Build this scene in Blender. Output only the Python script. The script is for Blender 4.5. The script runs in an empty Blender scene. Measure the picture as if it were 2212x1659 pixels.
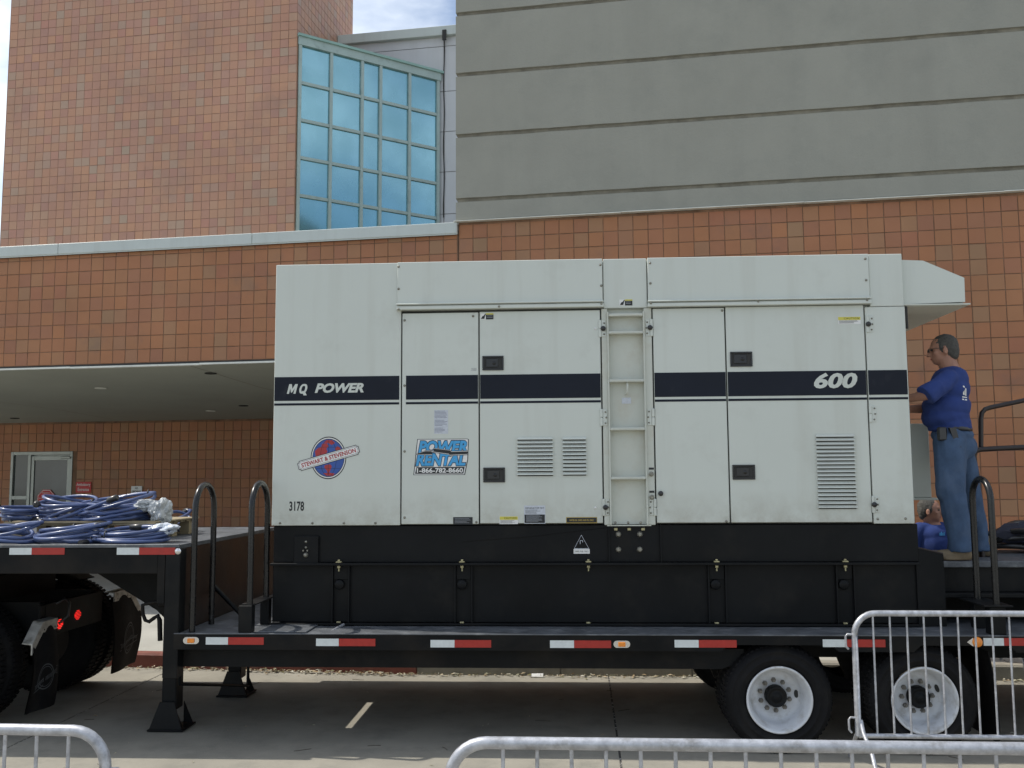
import bpy, bmesh, math, random
from mathutils import Vector, Matrix, Quaternion, noise as mnoise
random.seed(7)
scn = bpy.context.scene
COL = scn.collection
# ------------------------------------------------------------------ camera
CH = 2.071                                    # camera height above the road
FPX, YAW, PITCH, ROLL = 2034.94, 0.053285, 0.096225, 0.0060803
Fv = Vector((-math.sin(YAW)*math.cos(PITCH), math.cos(YAW)*math.cos(PITCH), math.sin(PITCH)))
Rv = Vector((math.cos(YAW), math.sin(YAW), 0)); Uv = Rv.cross(Fv)
Rc = Rv*math.cos(ROLL) - Uv*math.sin(ROLL); Uc = Rv*math.sin(ROLL) + Uv*math.cos(ROLL)
cam = bpy.data.cameras.new('camera'); camo = bpy.data.objects.new('camera', cam); COL.objects.link(camo)
cam.sensor_fit = 'HORIZONTAL'; cam.sensor_width = 36; cam.lens = FPX/2212*36
cam.clip_start = .05; cam.clip_end = 2000
m = Matrix((Rc, Uc, -Fv)).transposed().to_4x4(); m.translation = (0, 0, CH)
camo.matrix_world = m; scn.camera = camo
scn.render.resolution_x = 1024; scn.render.resolution_y = 768
# ------------------------------------------------------------------ light
SUNV = Vector((-.72, .13, 1)).normalized()
EL = math.asin(SUNV.z); AZ = math.atan2(SUNV.x, SUNV.y)
w = bpy.data.worlds.new('World'); scn.world = w; w.use_nodes = True
nt = w.node_tree; nt.nodes.clear()
def nn(nt, t, **k):
    n = nt.nodes.new(t)
    for a, b in k.items():
        if a.startswith('i_'): n.inputs[a[2:].replace('_', ' ')].default_value = b
        else: setattr(n, a, b)
    return n
sky = nn(nt, 'ShaderNodeTexSky', sky_type='NISHITA', sun_disc=False, sun_elevation=EL, sun_rotation=AZ,
         air_density=1.0, dust_density=1.2, ozone_density=1.0)
tc = nn(nt, 'ShaderNodeTexCoord')
mp = nn(nt, 'ShaderNodeMapping'); mp.inputs['Scale'].default_value = (1.0, 1.0, 2.4); mp.inputs['Location'].default_value = (7.3, 4.2, 1.0)
nz = nn(nt, 'ShaderNodeTexNoise'); nz.inputs['Scale'].default_value = 1.9; nz.inputs['Detail'].default_value = 7; nz.inputs['Roughness'].default_value = .55
rp = nn(nt, 'ShaderNodeValToRGB'); rp.color_ramp.elements[0].position = .44; rp.color_ramp.elements[1].position = .64
rp.color_ramp.elements[0].color = (.04, .04, .04, 1); rp.color_ramp.elements[1].color = (.95, .95, .95, 1)
mx = nn(nt, 'ShaderNodeMixRGB'); mx.inputs[2].default_value = (9.6, 10.0, 10.2, 1)
bg = nn(nt, 'ShaderNodeBackground'); bg.inputs['Strength'].default_value = .108
ow = nn(nt, 'ShaderNodeOutputWorld'); L = nt.links.new
L(tc.outputs['Generated'], mp.inputs[0]); L(mp.outputs[0], nz.inputs[0]); L(nz.outputs['Fac'], rp.inputs[0])
L(rp.outputs[0], mx.inputs[0]); L(sky.outputs[0], mx.inputs[1]); L(mx.outputs[0], bg.inputs[0]); L(bg.outputs[0], ow.inputs[0])
sl = bpy.data.lights.new('sun', 'SUN'); sl.energy = 2.8; sl.angle = math.radians(.6); sl.color = (1, .95, .86)
so = bpy.data.objects.new('sun', sl); COL.objects.link(so); so.rotation_euler = SUNV.to_track_quat('Z', 'Y').to_euler(); so.location = (-20, 0, 40)
scn.view_settings.view_transform = 'Standard'; scn.view_settings.look = 'None'
scn.view_settings.exposure = 0.52; scn.view_settings.gamma = 1; scn.view_settings.use_curve_mapping = False
scn.render.engine = 'CYCLES'

# ------------------------------------------------------------------ survey helpers: a sight line of the photograph met with a known plane
def ray(x, y): return Fv + Rc*((x-1106)/FPX) - Uc*((y-829.5)/FPX)
O = Vector((0, 0, CH))
def at(x, y, Y): d = ray(x, y); return O + d*(Y/d.y)
def atz(x, y, Z): d = ray(x, y); return O + d*((Z-CH)/d.z)
A = 0.1229
DV = Vector((math.cos(A), -math.sin(A), 0)); NV = Vector((math.sin(A), math.cos(A), 0))
def tob(p): return Vector((p.dot(DV), p.dot(NV), p.z))          # world -> building axes
def tow(b): return DV*b[0] + NV*b[1] + Vector((0, 0, b[2]))
def atb(x, y, D): d = ray(x, y); return tob(O + d*(D/d.dot(NV)))
def hit(x, y, p0, n): d = ray(x, y); return O + d*((p0-O).dot(n)/d.dot(n))
def atx(x, y, X): d = ray(x, y); return O + d*(X/d.x)
def pix(P):
    P = P-O; z = P.dot(Fv); return (P.dot(Rc)/z*FPX+1106, -P.dot(Uc)/z*FPX+829.5, z)

# ------------------------------------------------------------------ materials
MATS = {}
def mat(name, col, rough=.6, metal=0., var=.12, vs=3., bump=0., bs=60., spec=.5, island=None, dirt=None, coat=0., rv=.1, streak=None, grime=None):
    if name in MATS: return MATS[name]
    M = bpy.data.materials.new(name); M.use_nodes = True; t = M.node_tree; t.nodes.clear(); l = t.links.new
    out = nn(t, 'ShaderNodeOutputMaterial'); b = nn(t, 'ShaderNodeBsdfPrincipled'); l(b.outputs[0], out.inputs[0])
    g = nn(t, 'ShaderNodeNewGeometry')
    def noi(sc, det=5, ro=.6, vec=None):
        n = nn(t, 'ShaderNodeTexNoise'); n.inputs['Scale'].default_value = sc; n.inputs['Detail'].default_value = det; n.inputs['Roughness'].default_value = ro
        l(vec or g.outputs['Position'], n.inputs['Vector']); return n
    base = None
    c4 = (*col, 1)
    if island:
        oi = nn(t, 'ShaderNodeObjectInfo'); ad = nn(t, 'ShaderNodeMath', operation='ADD'); fr = nn(t, 'ShaderNodeMath', operation='FRACT')
        l(oi.outputs['Random'], ad.inputs[0]); l(g.outputs['Random Per Island'], ad.inputs[1]); l(ad.outputs[0], fr.inputs[0])
        cr = nn(t, 'ShaderNodeValToRGB'); cr.color_ramp.interpolation = 'LINEAR'
        while len(cr.color_ramp.elements) < len(island): cr.color_ramp.elements.new(.5)
        for i, (p, c) in enumerate(island): cr.color_ramp.elements[i].position = p; cr.color_ramp.elements[i].color = (*c, 1)
        l(fr.outputs[0], cr.inputs[0]); base = cr.outputs[0]
    n1 = noi(vs); mm = nn(t, 'ShaderNodeMapRange'); mm.inputs[1].default_value = .3; mm.inputs[2].default_value = .7; mm.inputs[3].default_value = 1-var; mm.inputs[4].default_value = 1+var
    l(n1.outputs['Fac'], mm.inputs[0])
    hs = nn(t, 'ShaderNodeMixRGB', blend_type='MULTIPLY'); hs.inputs[0].default_value = 1
    if base: l(base, hs.inputs[1])
    else: hs.inputs[1].default_value = c4
    l(mm.outputs[0], hs.inputs[2]); cur = hs.outputs[0]
    if dirt:                                   # (colour, scale, low, high)
        dc, ds, lo, hi = dirt
        n2 = noi(ds, 8, .65); dm = nn(t, 'ShaderNodeMapRange'); dm.inputs[1].default_value = lo; dm.inputs[2].default_value = hi; dm.clamp = True
        l(n2.outputs['Fac'], dm.inputs[0]); dx = nn(t, 'ShaderNodeMixRGB'); dx.inputs[2].default_value = (*dc, 1)
        l(dm.outputs[0], dx.inputs[0]); l(cur, dx.inputs[1]); cur = dx.outputs[0]
    if streak:                                 # rain streaks: noise stretched along z
        sc, slo, shi, amt = streak
        mpn = nn(t, 'ShaderNodeMapping'); mpn.inputs['Scale'].default_value = (1, 1, .06); l(g.outputs['Position'], mpn.inputs[0])
        n4 = noi(amt, 4, .6, mpn.outputs[0]); dm = nn(t, 'ShaderNodeMapRange'); dm.inputs[1].default_value = slo; dm.inputs[2].default_value = shi; dm.inputs[4].default_value = .55
        l(n4.outputs['Fac'], dm.inputs[0]); dx = nn(t, 'ShaderNodeMixRGB'); dx.inputs[2].default_value = (*sc, 1)
        l(dm.outputs[0], dx.inputs[0]); l(cur, dx.inputs[1]); cur = dx.outputs[0]
    if grime:                                  # settled dirt above a ledge: (z0, z1, colour)
        z0_, z1_, gc_ = grime; sp_ = nn(t, 'ShaderNodeSeparateXYZ'); l(g.outputs['Position'], sp_.inputs[0])
        zm = nn(t, 'ShaderNodeMapRange'); zm.inputs[1].default_value = z0_; zm.inputs[2].default_value = z1_; zm.inputs[3].default_value = .75; zm.inputs[4].default_value = 0
        l(sp_.outputs['Z'], zm.inputs[0]); n5 = noi(7, 7, .7); nm = nn(t, 'ShaderNodeMapRange'); nm.inputs[1].default_value = .35; nm.inputs[2].default_value = .7; l(n5.outputs['Fac'], nm.inputs[0])
        ml = nn(t, 'ShaderNodeMath', operation='MULTIPLY'); l(zm.outputs[0], ml.inputs[0]); l(nm.outputs[0], ml.inputs[1])
        dx = nn(t, 'ShaderNodeMixRGB'); dx.inputs[2].default_value = (*gc_, 1); l(ml.outputs[0], dx.inputs[0]); l(cur, dx.inputs[1]); cur = dx.outputs[0]
    l(cur, b.inputs['Base Color'])
    rr = nn(t, 'ShaderNodeMapRange'); rr.inputs[3].default_value = max(.03, rough-rv); rr.inputs[4].default_value = min(1, rough+rv)
    n3 = noi(vs*3.1); l(n3.outputs['Fac'], rr.inputs[0]); l(rr.outputs[0], b.inputs['Roughness'])
    b.inputs['Metallic'].default_value = metal; b.inputs['Specular IOR Level'].default_value = spec
    b.inputs['Coat Weight'].default_value = coat; b.inputs['Coat Roughness'].default_value = .15
    if bump:
        bn = noi(bs, 4, .6); bb = nn(t, 'ShaderNodeBump'); bb.inputs['Strength'].default_value = bump; bb.inputs['Distance'].default_value = .01
        l(bn.outputs['Fac'], bb.inputs['Height']); l(bb.outputs[0], b.inputs['Normal'])
    MATS[name] = M; return M
def emis(name, col, st):
    M = mat(name, col); b = [n for n in M.node_tree.nodes if n.type == 'BSDF_PRINCIPLED'][0]
    b.inputs['Emission Color'].default_value = (*col, 1); b.inputs['Emission Strength'].default_value = st; return M
TILE = [(0, (.345, .150, .076)), (.16, (.36, .158, .074)), (.3, (.315, .140, .078)), (.45, (.38, .165, .074)), (.6, (.34, .158, .076)), (.72, (.36, .168, .080)), (.84, (.325, .180, .096)), (.93, (.35, .142, .076)), (1., (.305, .182, .098))]
m_tile = mat('clay_tile', (.36, .18, .12), .55, var=.10, vs=.9, bump=.15, bs=90, island=TILE, dirt=((.20, .12, .085), 1.1, .60, .85), spec=.35)
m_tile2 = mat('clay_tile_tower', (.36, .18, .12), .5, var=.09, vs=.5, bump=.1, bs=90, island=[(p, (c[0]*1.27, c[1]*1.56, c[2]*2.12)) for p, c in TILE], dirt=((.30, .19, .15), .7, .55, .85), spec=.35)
m_grout = mat('tile_grout', (.205, .118, .072), .9, var=.35, vs=4)
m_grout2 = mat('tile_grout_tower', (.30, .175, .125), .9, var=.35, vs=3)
m_white = mat('white_enamel', (.565, .595, .545), .38, var=.025, vs=.8, dirt=((.47, .48, .43), 2.2, .56, .95), bump=.03, bs=5, rv=.1, streak=((.42, .42, .36), .52, .92, 5.), grime=(1.67, 1.95, (.36, .35, .29)))
m_whited = mat('white_enamel_dirty', (.53, .55, .49), .5, var=.05, vs=2.5, dirt=((.42, .39, .31), 5., .50, .9), bump=.03, bs=20)
m_dark = mat('gap_shade_and_black_parts', (.035, .035, .033), .8)  # near-black of small fittings, also painted in for the shade of gaps
m_navy = mat('navy_stripe', (.008, .011, .020), .5, spec=.22, var=.15, vs=2, dirt=((.025, .028, .035), 6, .6, .9))
m_black = mat('black_steel', (.0065, .0072, .008), .45, var=.3, vs=1.7, spec=.16, dirt=((.022, .020, .017), 2.6, .52, .9), bump=.06, bs=14, rv=.14)
m_black2 = mat('black_steel_dusty', (.0065, .007, .0075), .6, var=.3, vs=1.3, spec=.15, dirt=((.028, .023, .018), 1.6, .45, .85), bump=.08, bs=22)
m_deck = mat('worn_deck_steel', (.075, .082, .092), .55, var=.35, vs=5, dirt=((.20, .21, .22), 7, .50, .8), bump=.25, bs=50)
m_brown = mat('brown_black_steel', (.026, .018, .013), .38, var=.3, vs=1.2, dirt=((.07, .03, .015), 1.5, .42, .8), bump=.1, bs=30)
m_rubber = mat('tyre_rubber', (.008, .008, .009), .75, var=.25, vs=5, spec=.18, dirt=((.028, .026, .023), 4, .5, .9), bump=.15, bs=80)
m_rim = mat('white_rim', (.60, .62, .65), .45, var=.08, vs=8, dirt=((.30, .28, .24), 9, .50, .8))
m_nut = mat('lug_nut_steel', (.20, .19, .17), .55, .6, var=.3, vs=30)
m_galv = mat('galvanised_tube', (.44, .45, .48), .44, .5, var=.28, vs=22, dirt=((.17, .16, .14), 9, .54, .78), bump=.08, bs=90, rv=.14)
m_red = mat('red_reflective_tape', (.36, .022, .016), .35, var=.1, vs=20)
m_wtape = mat('white_reflective_tape', (.62, .66, .66), .35, var=.08, vs=20)
m_chrome = mat('chrome', (.7, .7, .7), .2, .9, var=.05)
m_amber = mat('amber_lens', (.80, .25, .02), .2, var=.1, vs=60, coat=.6)
m_bolt = mat('bolt_zinc', (.26, .25, .21), .5, .6, var=.3, vs=40)
m_ybolt = mat('bolt_yellow_zinc', (.42, .38, .22), .5, .5, var=.3, vs=40)
m_stucco = mat('grey_stucco', (.292, .290, .250), .92, var=.05, vs=1.1, bump=.45, bs=34, dirt=((.24, .245, .215), 1.4, .5, .9), streak=((.235, .235, .205), .5, .9, 1.6))
m_joint = mat('stucco_joint', (.19, .175, .135), .95, var=.3, vs=5)
m_alum = mat('painted_coping', (.50, .545, .52), .45, var=.05, vs=1.2, streak=((.38, .40, .37), .5, .85, 6.))
m_lip = mat('white_drip_edge', (.68, .69, .63), .5, var=.12, vs=5, dirt=((.42, .36, .26), 3, .6, .9))
m_wpanel = mat('pale_wall_panel', (.52, .53, .545), .6, var=.04, vs=1.5, streak=((.42, .42, .41), .5, .9, 4.))
m_green = mat('green_mullion', (.33, .42, .40), .45, var=.08, vs=2, dirt=((.15, .21, .19), 5, .55, .9))
m_greencap = mat('green_cap_flashing', (.24, .38, .34), .5, var=.12, vs=2)
m_soffit = mat('soffit_plaster', (.32, .335, .29), .9, var=.06, vs=.6, bump=.1, bs=40)
m_concrete = mat('road_concrete', (.295, .275, .228), .9, var=.14, vs=1.3, bump=.35, bs=90, dirt=((.18, .175, .15), 3.1, .48, .85))
m_walk = mat('pavement_concrete', (.38, .37, .33), .9, var=.1, vs=1.1, bump=.3, bs=90, dirt=((.27, .26, .22), 2.1, .55, .9))
m_jfill = mat('joint_filler', (.06, .055, .05), .9, var=.5, vs=20, dirt=((.42, .41, .38), 16, .53, .57))
m_kerb = mat('kerb_concrete', (.30, .28, .235), .9, var=.15, vs=3, bump=.4, bs=60, dirt=((.18, .16, .13), 4, .5, .8))
m_kred = mat('kerb_red_paint', (.19, .055, .038), .75, var=.2, vs=4, bump=.3, bs=60, dirt=((.25, .17, .13), 5, .55, .8))
m_leaf = mat('dry_leaf', (.42, .36, .22), .8, var=.2, vs=9, island=[(0, (.50, .44, .30)), (.3, (.30, .20, .10)), (.55, (.55, .52, .42)), (.8, (.16, .15, .05)), (1, (.60, .58, .50))])
m_cable = mat('blue_cable_jacket', (.055, .085, .20), .32, var=.18, vs=9, dirt=((.16, .18, .30), 12, .58, .85), coat=.25)
m_cblk = mat('black_plastic', (.016, .016, .017), .38, var=.2, vs=10, coat=.2)
m_wood = mat('weathered_plywood', (.30, .245, .155), .8, var=.2, vs=7, bump=.3, bs=40)
m_bag = mat('white_plastic_bag', (.40, .42, .43), .5, var=.05, vs=20, coat=.4)
m_rail = mat('brown_black_rail', (.018, .010, .009), .35, var=.2, vs=5)
m_gloss = mat('black_gloss_tube', (.009, .009, .009), .28, spec=.45, var=.2, vs=6, dirt=((.05, .05, .05), 14, .62, .8))
m_skin = mat('skin', (.33, .165, .11), .55, var=.08, vs=25, bump=.03, bs=200)
m_hair = mat('grey_hair', (.065, .062, .055), .8, var=.35, vs=60, bump=.6, bs=260)
m_shirt = mat('royal_blue_cotton', (.018, .040, .165), .9, var=.10, vs=7, bump=.35, bs=13)
m_jean = mat('blue_denim', (.048, .085, .155), .95, var=.2, vs=9, bump=.35, bs=16, dirt=((.085, .125, .20), 4, .50, .75))
m_boot = mat('tan_boot_leather', (.20, .155, .10), .8, var=.2, vs=15)
m_glass = mat('dark_glass', (.02, .032, .03), .06, var=.1, vs=1, spec=.8)
m_sred = mat('sign_red', (.50, .028, .03), .5, var=.05)
m_swhite = mat('sign_white', (.72, .72, .70), .5, var=.05)
m_print = mat('print_black', (.012, .014, .016), .5, var=.05)
m_pblue = mat('print_light_blue', (.055, .33, .64), .45, var=.05)
m_globe = mat('print_globe_blue', (.03, .085, .33), .45, var=.05)
m_gred = mat('print_red', (.36, .03, .035), .45, var=.05)
m_yel = mat('print_yellow', (.58, .52, .08), .5, var=.05)
m_gold = mat('print_gold', (.42, .30, .06), .5, var=.05)
m_paper = mat('print_paper_grey', (.52, .55, .60), .6, var=.1, vs=60)
m_lens = emis('lit_red_lens', (.9, .025, .02), 1.1)
m_bkt = mat('weathered_aluminium', (.42, .41, .38), .5, .4, var=.3, vs=14, dirt=((.12, .11, .09), 12, .5, .7))
m_alframe = mat('door_aluminium', (.36, .385, .36), .4, .35, var=.08)
# reflective curtain wall glass
def pane_mat():
    M = bpy.data.materials.new('reflective_pane'); M.use_nodes = True; t = M.node_tree; t.nodes.clear(); l = t.links.new
    out = nn(t, 'ShaderNodeOutputMaterial'); g = nn(t, 'ShaderNodeNewGeometry')
    gl = nn(t, 'ShaderNodeBsdfGlossy'); gl.inputs['Color'].default_value = (.31, .53, .60, 1); gl.inputs['Roughness'].default_value = .13
    df = nn(t, 'ShaderNodeBsdfDiffuse'); df.inputs['Color'].default_value = (.13, .32, .38, 1)
    n = nn(t, 'ShaderNodeTexNoise'); n.inputs['Scale'].default_value = 1.2; n.inputs['Detail'].default_value = 6; l(g.outputs['Position'], n.inputs[0])
    mr = nn(t, 'ShaderNodeMapRange'); mr.inputs[1].default_value = .35; mr.inputs[2].default_value = .75; mr.inputs[3].default_value = .25; mr.inputs[4].default_value = .55; l(n.outputs[0], mr.inputs[0])
    ms = nn(t, 'ShaderNodeMixShader'); l(mr.outputs[0], ms.inputs[0]); l(gl.outputs[0], ms.inputs[1]); l(df.outputs[0], ms.inputs[2]); l(ms.outputs[0], out.inputs[0])
    return M
m_pane = pane_mat()

# ------------------------------------------------------------------ mesh helpers
class MB:
    def __init__(s): s.v = []; s.f = []; s.mi = []; s.cur = 0; s.sm = []
    def add(s, vs, fs, smooth=False):
        o = len(s.v); s.v += [Vector(v) for v in vs]; s.f += [[i+o for i in f] for f in fs]; s.mi += [s.cur]*len(fs); s.sm += [smooth]*len(fs); return s
    def box(s, a, b, c=0):
        x0, x1 = sorted((a[0], b[0])); y0, y1 = sorted((a[1], b[1])); z0, z1 = sorted((a[2], b[2]))
        if c <= 0:
            return s.add([(x0,y0,z0),(x1,y0,z0),(x1,y1,z0),(x0,y1,z0),(x0,y0,z1),(x1,y0,z1),(x1,y1,z1),(x0,y1,z1)],
                         [(0,3,2,1),(4,5,6,7),(0,1,5,4),(1,2,6,5),(2,3,7,6),(3,0,4,7)])
        c = min(c, (x1-x0)*.45, (y1-y0)*.45, (z1-z0)*.45)
        bm = bmesh.new(); bmesh.ops.create_cube(bm, size=1)
        for v in bm.verts: v.co = Vector(((x0+x1)/2+v.co.x*(x1-x0), (y0+y1)/2+v.co.y*(y1-y0), (z0+z1)/2+v.co.z*(z1-z0)))
        bmesh.ops.bevel(bm, geom=bm.edges[:], offset=c, segments=1, affect='EDGES'); s.bm(bm); return s
    def bm(s, bm, smooth=False):
        bm.verts.index_update(); s.add([v.co.copy() for v in bm.verts], [[v.index for v in f.verts] for f in bm.faces], smooth); bm.free()
    def quad(s, p): return s.add(p, [tuple(range(len(p)))])
    def prismY(s, poly, y0, y1):               # polygon in XZ pulled along Y
        n = len(poly); a = sum(poly[i][0]*poly[(i+1)%n][1]-poly[(i+1)%n][0]*poly[i][1] for i in range(n))
        if a < 0: poly = poly[::-1]
        vs = [(p[0], y0, p[1]) for p in poly]+[(p[0], y1, p[1]) for p in poly]
        fs = [tuple(range(n)), tuple(range(2*n-1, n-1, -1))]+[(i, i+n, (i+1)%n+n, (i+1)%n) for i in range(n)]
        return s.add(vs, fs)
    def slab(s, pts, z0, z1):                  # polygon in XY pulled along Z
        n = len(pts); a = sum(pts[i][0]*pts[(i+1)%n][1]-pts[(i+1)%n][0]*pts[i][1] for i in range(n))
        if a < 0: pts = pts[::-1]
        vs = [(p[0], p[1], z0) for p in pts]+[(p[0], p[1], z1) for p in pts]
        return s.add(vs, [tuple(range(n-1, -1, -1)), tuple(range(n, 2*n))]+[(i, (i+1)%n, (i+1)%n+n, i+n) for i in range(n)])
    def tube(s, path, r, n=10, closed=False, cap=True, sx=1., up=None):
        path = [Vector(p) for p in path]; m_ = len(path); rs = r if isinstance(r, (list, tuple)) else [r]*m_
        T = [((path[(i+1) % m_] if (closed or i < m_-1) else path[i])-(path[i-1] if (closed or i > 0) else path[i])).normalized() for i in range(m_)]
        a = Vector(up) if up else (Vector((0, 0, 1)) if abs(T[0].z) < .9 else Vector((1, 0, 0)))
        nrm = (a-T[0]*a.dot(T[0])).normalized(); vs = []; fs = []
        for i in range(m_):
            if i: nrm = (nrm-T[i]*nrm.dot(T[i])).normalized()
            bn = T[i].cross(nrm)
            for k in range(n):
                t = 2*math.pi*k/n; vs.append(path[i]+nrm*math.cos(t)*rs[i]+bn*math.sin(t)*rs[i]*sx)
        for i in range(m_ if closed else m_-1):
            j = (i+1) % m_
            for k in range(n): fs.append((i*n+k, i*n+(k+1) % n, j*n+(k+1) % n, j*n+k))
        s.add(vs, fs, True)
        if cap and not closed: s.add(vs[:n], [tuple(range(n-1, -1, -1))]); s.add(vs[-n:], [tuple(range(n))])
        return s
    def lathe(s, prof, c, axis='y', n=40, smooth=True):   # profile (radius, along)
        vs = []; fs = []; m_ = len(prof)
        for k in range(n):
            t = 2*math.pi*k/n
            for r, h in prof:
                x, z = r*math.cos(t), r*math.sin(t)
                p = {'y': (x, h, z), 'z': (x, z, h), 'x': (h, x, z)}[axis]
                vs.append(Vector(p)+Vector(c))
        for k in range(n):
            j = (k+1) % n
            for i in range(m_-1): fs.append((k*m_+i, k*m_+i+1, j*m_+i+1, j*m_+i))
        return s.add(vs, fs, smooth)
    def build(s, name, mats, parent=None, o=(0, 0, 0), fixn=False):
        me = bpy.data.meshes.new(name); o = Vector(o); me.from_pydata([v-o for v in s.v], [], s.f)
        for mm in (mats if isinstance(mats, (list, tuple)) else [mats]): me.materials.append(mm)
        for p, i, sm in zip(me.polygons, s.mi, s.sm): p.material_index = i; p.use_smooth = sm
        if fixn:
            b = bmesh.new(); b.from_mesh(me); bmesh.ops.recalc_face_normals(b, faces=b.faces[:]); b.to_mesh(me); b.free()
        ob = bpy.data.objects.new(name, me); COL.objects.link(ob)
        if parent is not None: ob.parent = parent
        return ob
def org(ob):                                   # local origin of a thing in builder coordinates
    return Vector(ob['_o']) if '_o' in ob else Vector((0, 0, 0))
def thing(name, label, cat, loc=(0, 0, 0), group=None, rz=0., bo=None):
    """Empty at the thing's base.  bo: base in building axes (then children are built in building axes)."""
    o = bpy.data.objects.new(name, None); COL.objects.link(o); o.empty_display_size = .2
    if bo is not None: o.location = tow(bo); o.rotation_euler = (0, 0, -A); OR[o.name] = Vector(bo)
    else: o.location = loc; o.rotation_euler = (0, 0, rz); OR[o.name] = Vector(loc) if not rz else Vector((0, 0, 0))
    tag(o, label, cat, group); return o
OR = {}
def tag(o, label=None, cat=None, group=None, kind=None):
    if label: o['label'] = label
    if cat: o['category'] = cat
    if group: o['group'] = group
    if kind: o['kind'] = kind
    return o
def root(o):
    while o.parent is not None: o = o.parent
    return o
def part(parent, name, mb, mats, label=None, kind=None, fixn=False):
    r = OR.get(root(parent).name, Vector((0, 0, 0)))
    ob = mb.build(name, mats, parent, r, fixn)
    if label: ob['label'] = label
    if kind: ob['kind'] = kind
    return ob
def share(src, parent, off=(0, 0, 0)):         # copy of a part with shared mesh, shifted
    c = src.copy(); COL.objects.link(c); c.parent = parent; c.location = Vector(src.location)+Vector(off); return c
def arc(c, r, a0, a1, n, ax=(1, 0, 0), ay=(0, 0, 1)):
    c = Vector(c); ax = Vector(ax); ay = Vector(ay)
    return [c+ax*r*math.cos(math.radians(a0+(a1-a0)*i/n))+ay*r*math.sin(math.radians(a0+(a1-a0)*i/n)) for i in range(n+1)]

def text(parent, name, s, x0, x1, z0, z1, y, m_, bold=0., shear=0., rot=0., lines=1., ext=.0012, sp=1., label=None):
    """Lettering fitted to a rectangle of the XZ plane at depth y, facing -Y."""
    cu = bpy.data.curves.new('lettering', 'FONT'); cu.body = s; cu.size = 1; cu.offset = bold; cu.shear = shear; cu.extrude = 0; cu.resolution_u = 3
    cu.align_x = 'CENTER'; cu.space_line = lines; cu.space_character = sp
    t = bpy.data.objects.new('lettering', cu); COL.objects.link(t)
    dg = bpy.context.evaluated_depsgraph_get(); me = bpy.data.meshes.new_from_object(t.evaluated_get(dg))
    bpy.data.objects.remove(t); bpy.data.curves.remove(cu)
    xs = [v.co.x for v in me.vertices]; ys = [v.co.y for v in me.vertices]
    ax, bx, ay, by = min(xs), max(xs), min(ys), max(ys)
    cx, cz = (x0+x1)/2, (z0+z1)/2; sx, sz = (x1-x0)/(bx-ax), (z1-z0)/(by-ay); ca, sa = math.cos(rot), math.sin(rot)
    r = OR.get(root(parent).name, Vector((0, 0, 0)))
    for v in me.vertices:
        u, k = (v.co.x-(ax+bx)/2)*sx, (v.co.y-(ay+by)/2)*sz
        v.co = Vector((cx+u*ca-k*sa, y, cz+u*sa+k*ca))-r
    me.materials.clear(); me.materials.append(m_)
    ob = bpy.data.objects.new(name, me); COL.objects.link(ob); ob.parent = parent
    if label: ob['label'] = label
    return ob

# =================================================================== GROUND
g = MB(); g.box((-150, -60, -1.0), (150, 240, -.02)); G = g.build('ground', m_concrete); tag(G, 'pale worn concrete apron spreading under everything', None, None, 'structure')
road = bpy.data.objects.new('road', None); COL.objects.link(road); tag(road, 'concrete roadway of cast slabs under the trailer', None, None, 'structure')
KP = [(-40, 13.6), (-1.55, 10.02), (1.3, 9.99), (40, 8.6)]          # foot line of the kerb
def kerby(x):
    for (a, b), (c, d) in zip(KP, KP[1:]):
        if a <= x <= c: return b+(d-b)*(x-a)/(c-a)
    return KP[-1][1]
jx = [-40, -13.2, -8.8, -4.29, .41, 5.1, 9.8, 40]
jg = .016
rows = [(-60, -2.0), (-2.0, 5.35), (5.35, None)]
for i in range(len(jx)-1):
    for a, b in rows:
        x0, x1 = jx[i]+jg/2, jx[i+1]-jg/2
        tl = .075 if i+1 < 20 else 0
        def X(x, y): return x + (y-8)*.018
        yb0 = (b-jg/2) if b is not None else kerby(x0)-.004
        yb1 = (b-jg/2) if b is not None else kerby(x1)-.004
        s_ = MB()
        n = 6; pts = [(X(x0, a+jg/2), a+jg/2), (X(x1, a+jg/2), a+jg/2)]
        if b is None:
            xs = [x1]+[k for k in (1.3, -1.55) if x0 < k < x1]+[x0]
            pts += [(X(k, kerby(k)), kerby(X(k, kerby(k)))-.004) for k in xs]
        else: pts += [(X(x1, yb1), yb1), (X(x0, yb0), yb0)]
        s_.slab(pts, -.018, 0); o = s_.build('concrete_slab', m_concrete, road)
jf = MB()
for x in jx[1:-1]:
    jf.slab([(X(x-jg/2-.004, -60), -60), (X(x+jg/2+.004, -60), -60), (X(x+jg/2+.004, 10), kerby(x)-.01), (X(x-jg/2-.004, 10), kerby(x)-.01)], -.017, -.004)
for y in (-2.0, 5.35): jf.slab([(-40, y-jg/2-.003), (40, y-jg/2-.003), (40, y+jg/2+.003), (-40, y+jg/2+.003)], -.017, -.0045)
o = jf.build('joint_filler', m_jfill, road); o['kind'] = 'stuff'
kb = bpy.data.objects.new('kerb', None); COL.objects.link(kb); tag(kb, 'raised concrete kerb along the far side of the road, painted red at its left', None, None, 'structure')
segx = [-40, -20, -12, -8.5, -6.0, -3.6, -1.55, -.05, 1.3, 3.8, 6.8, 12, 40]
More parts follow.
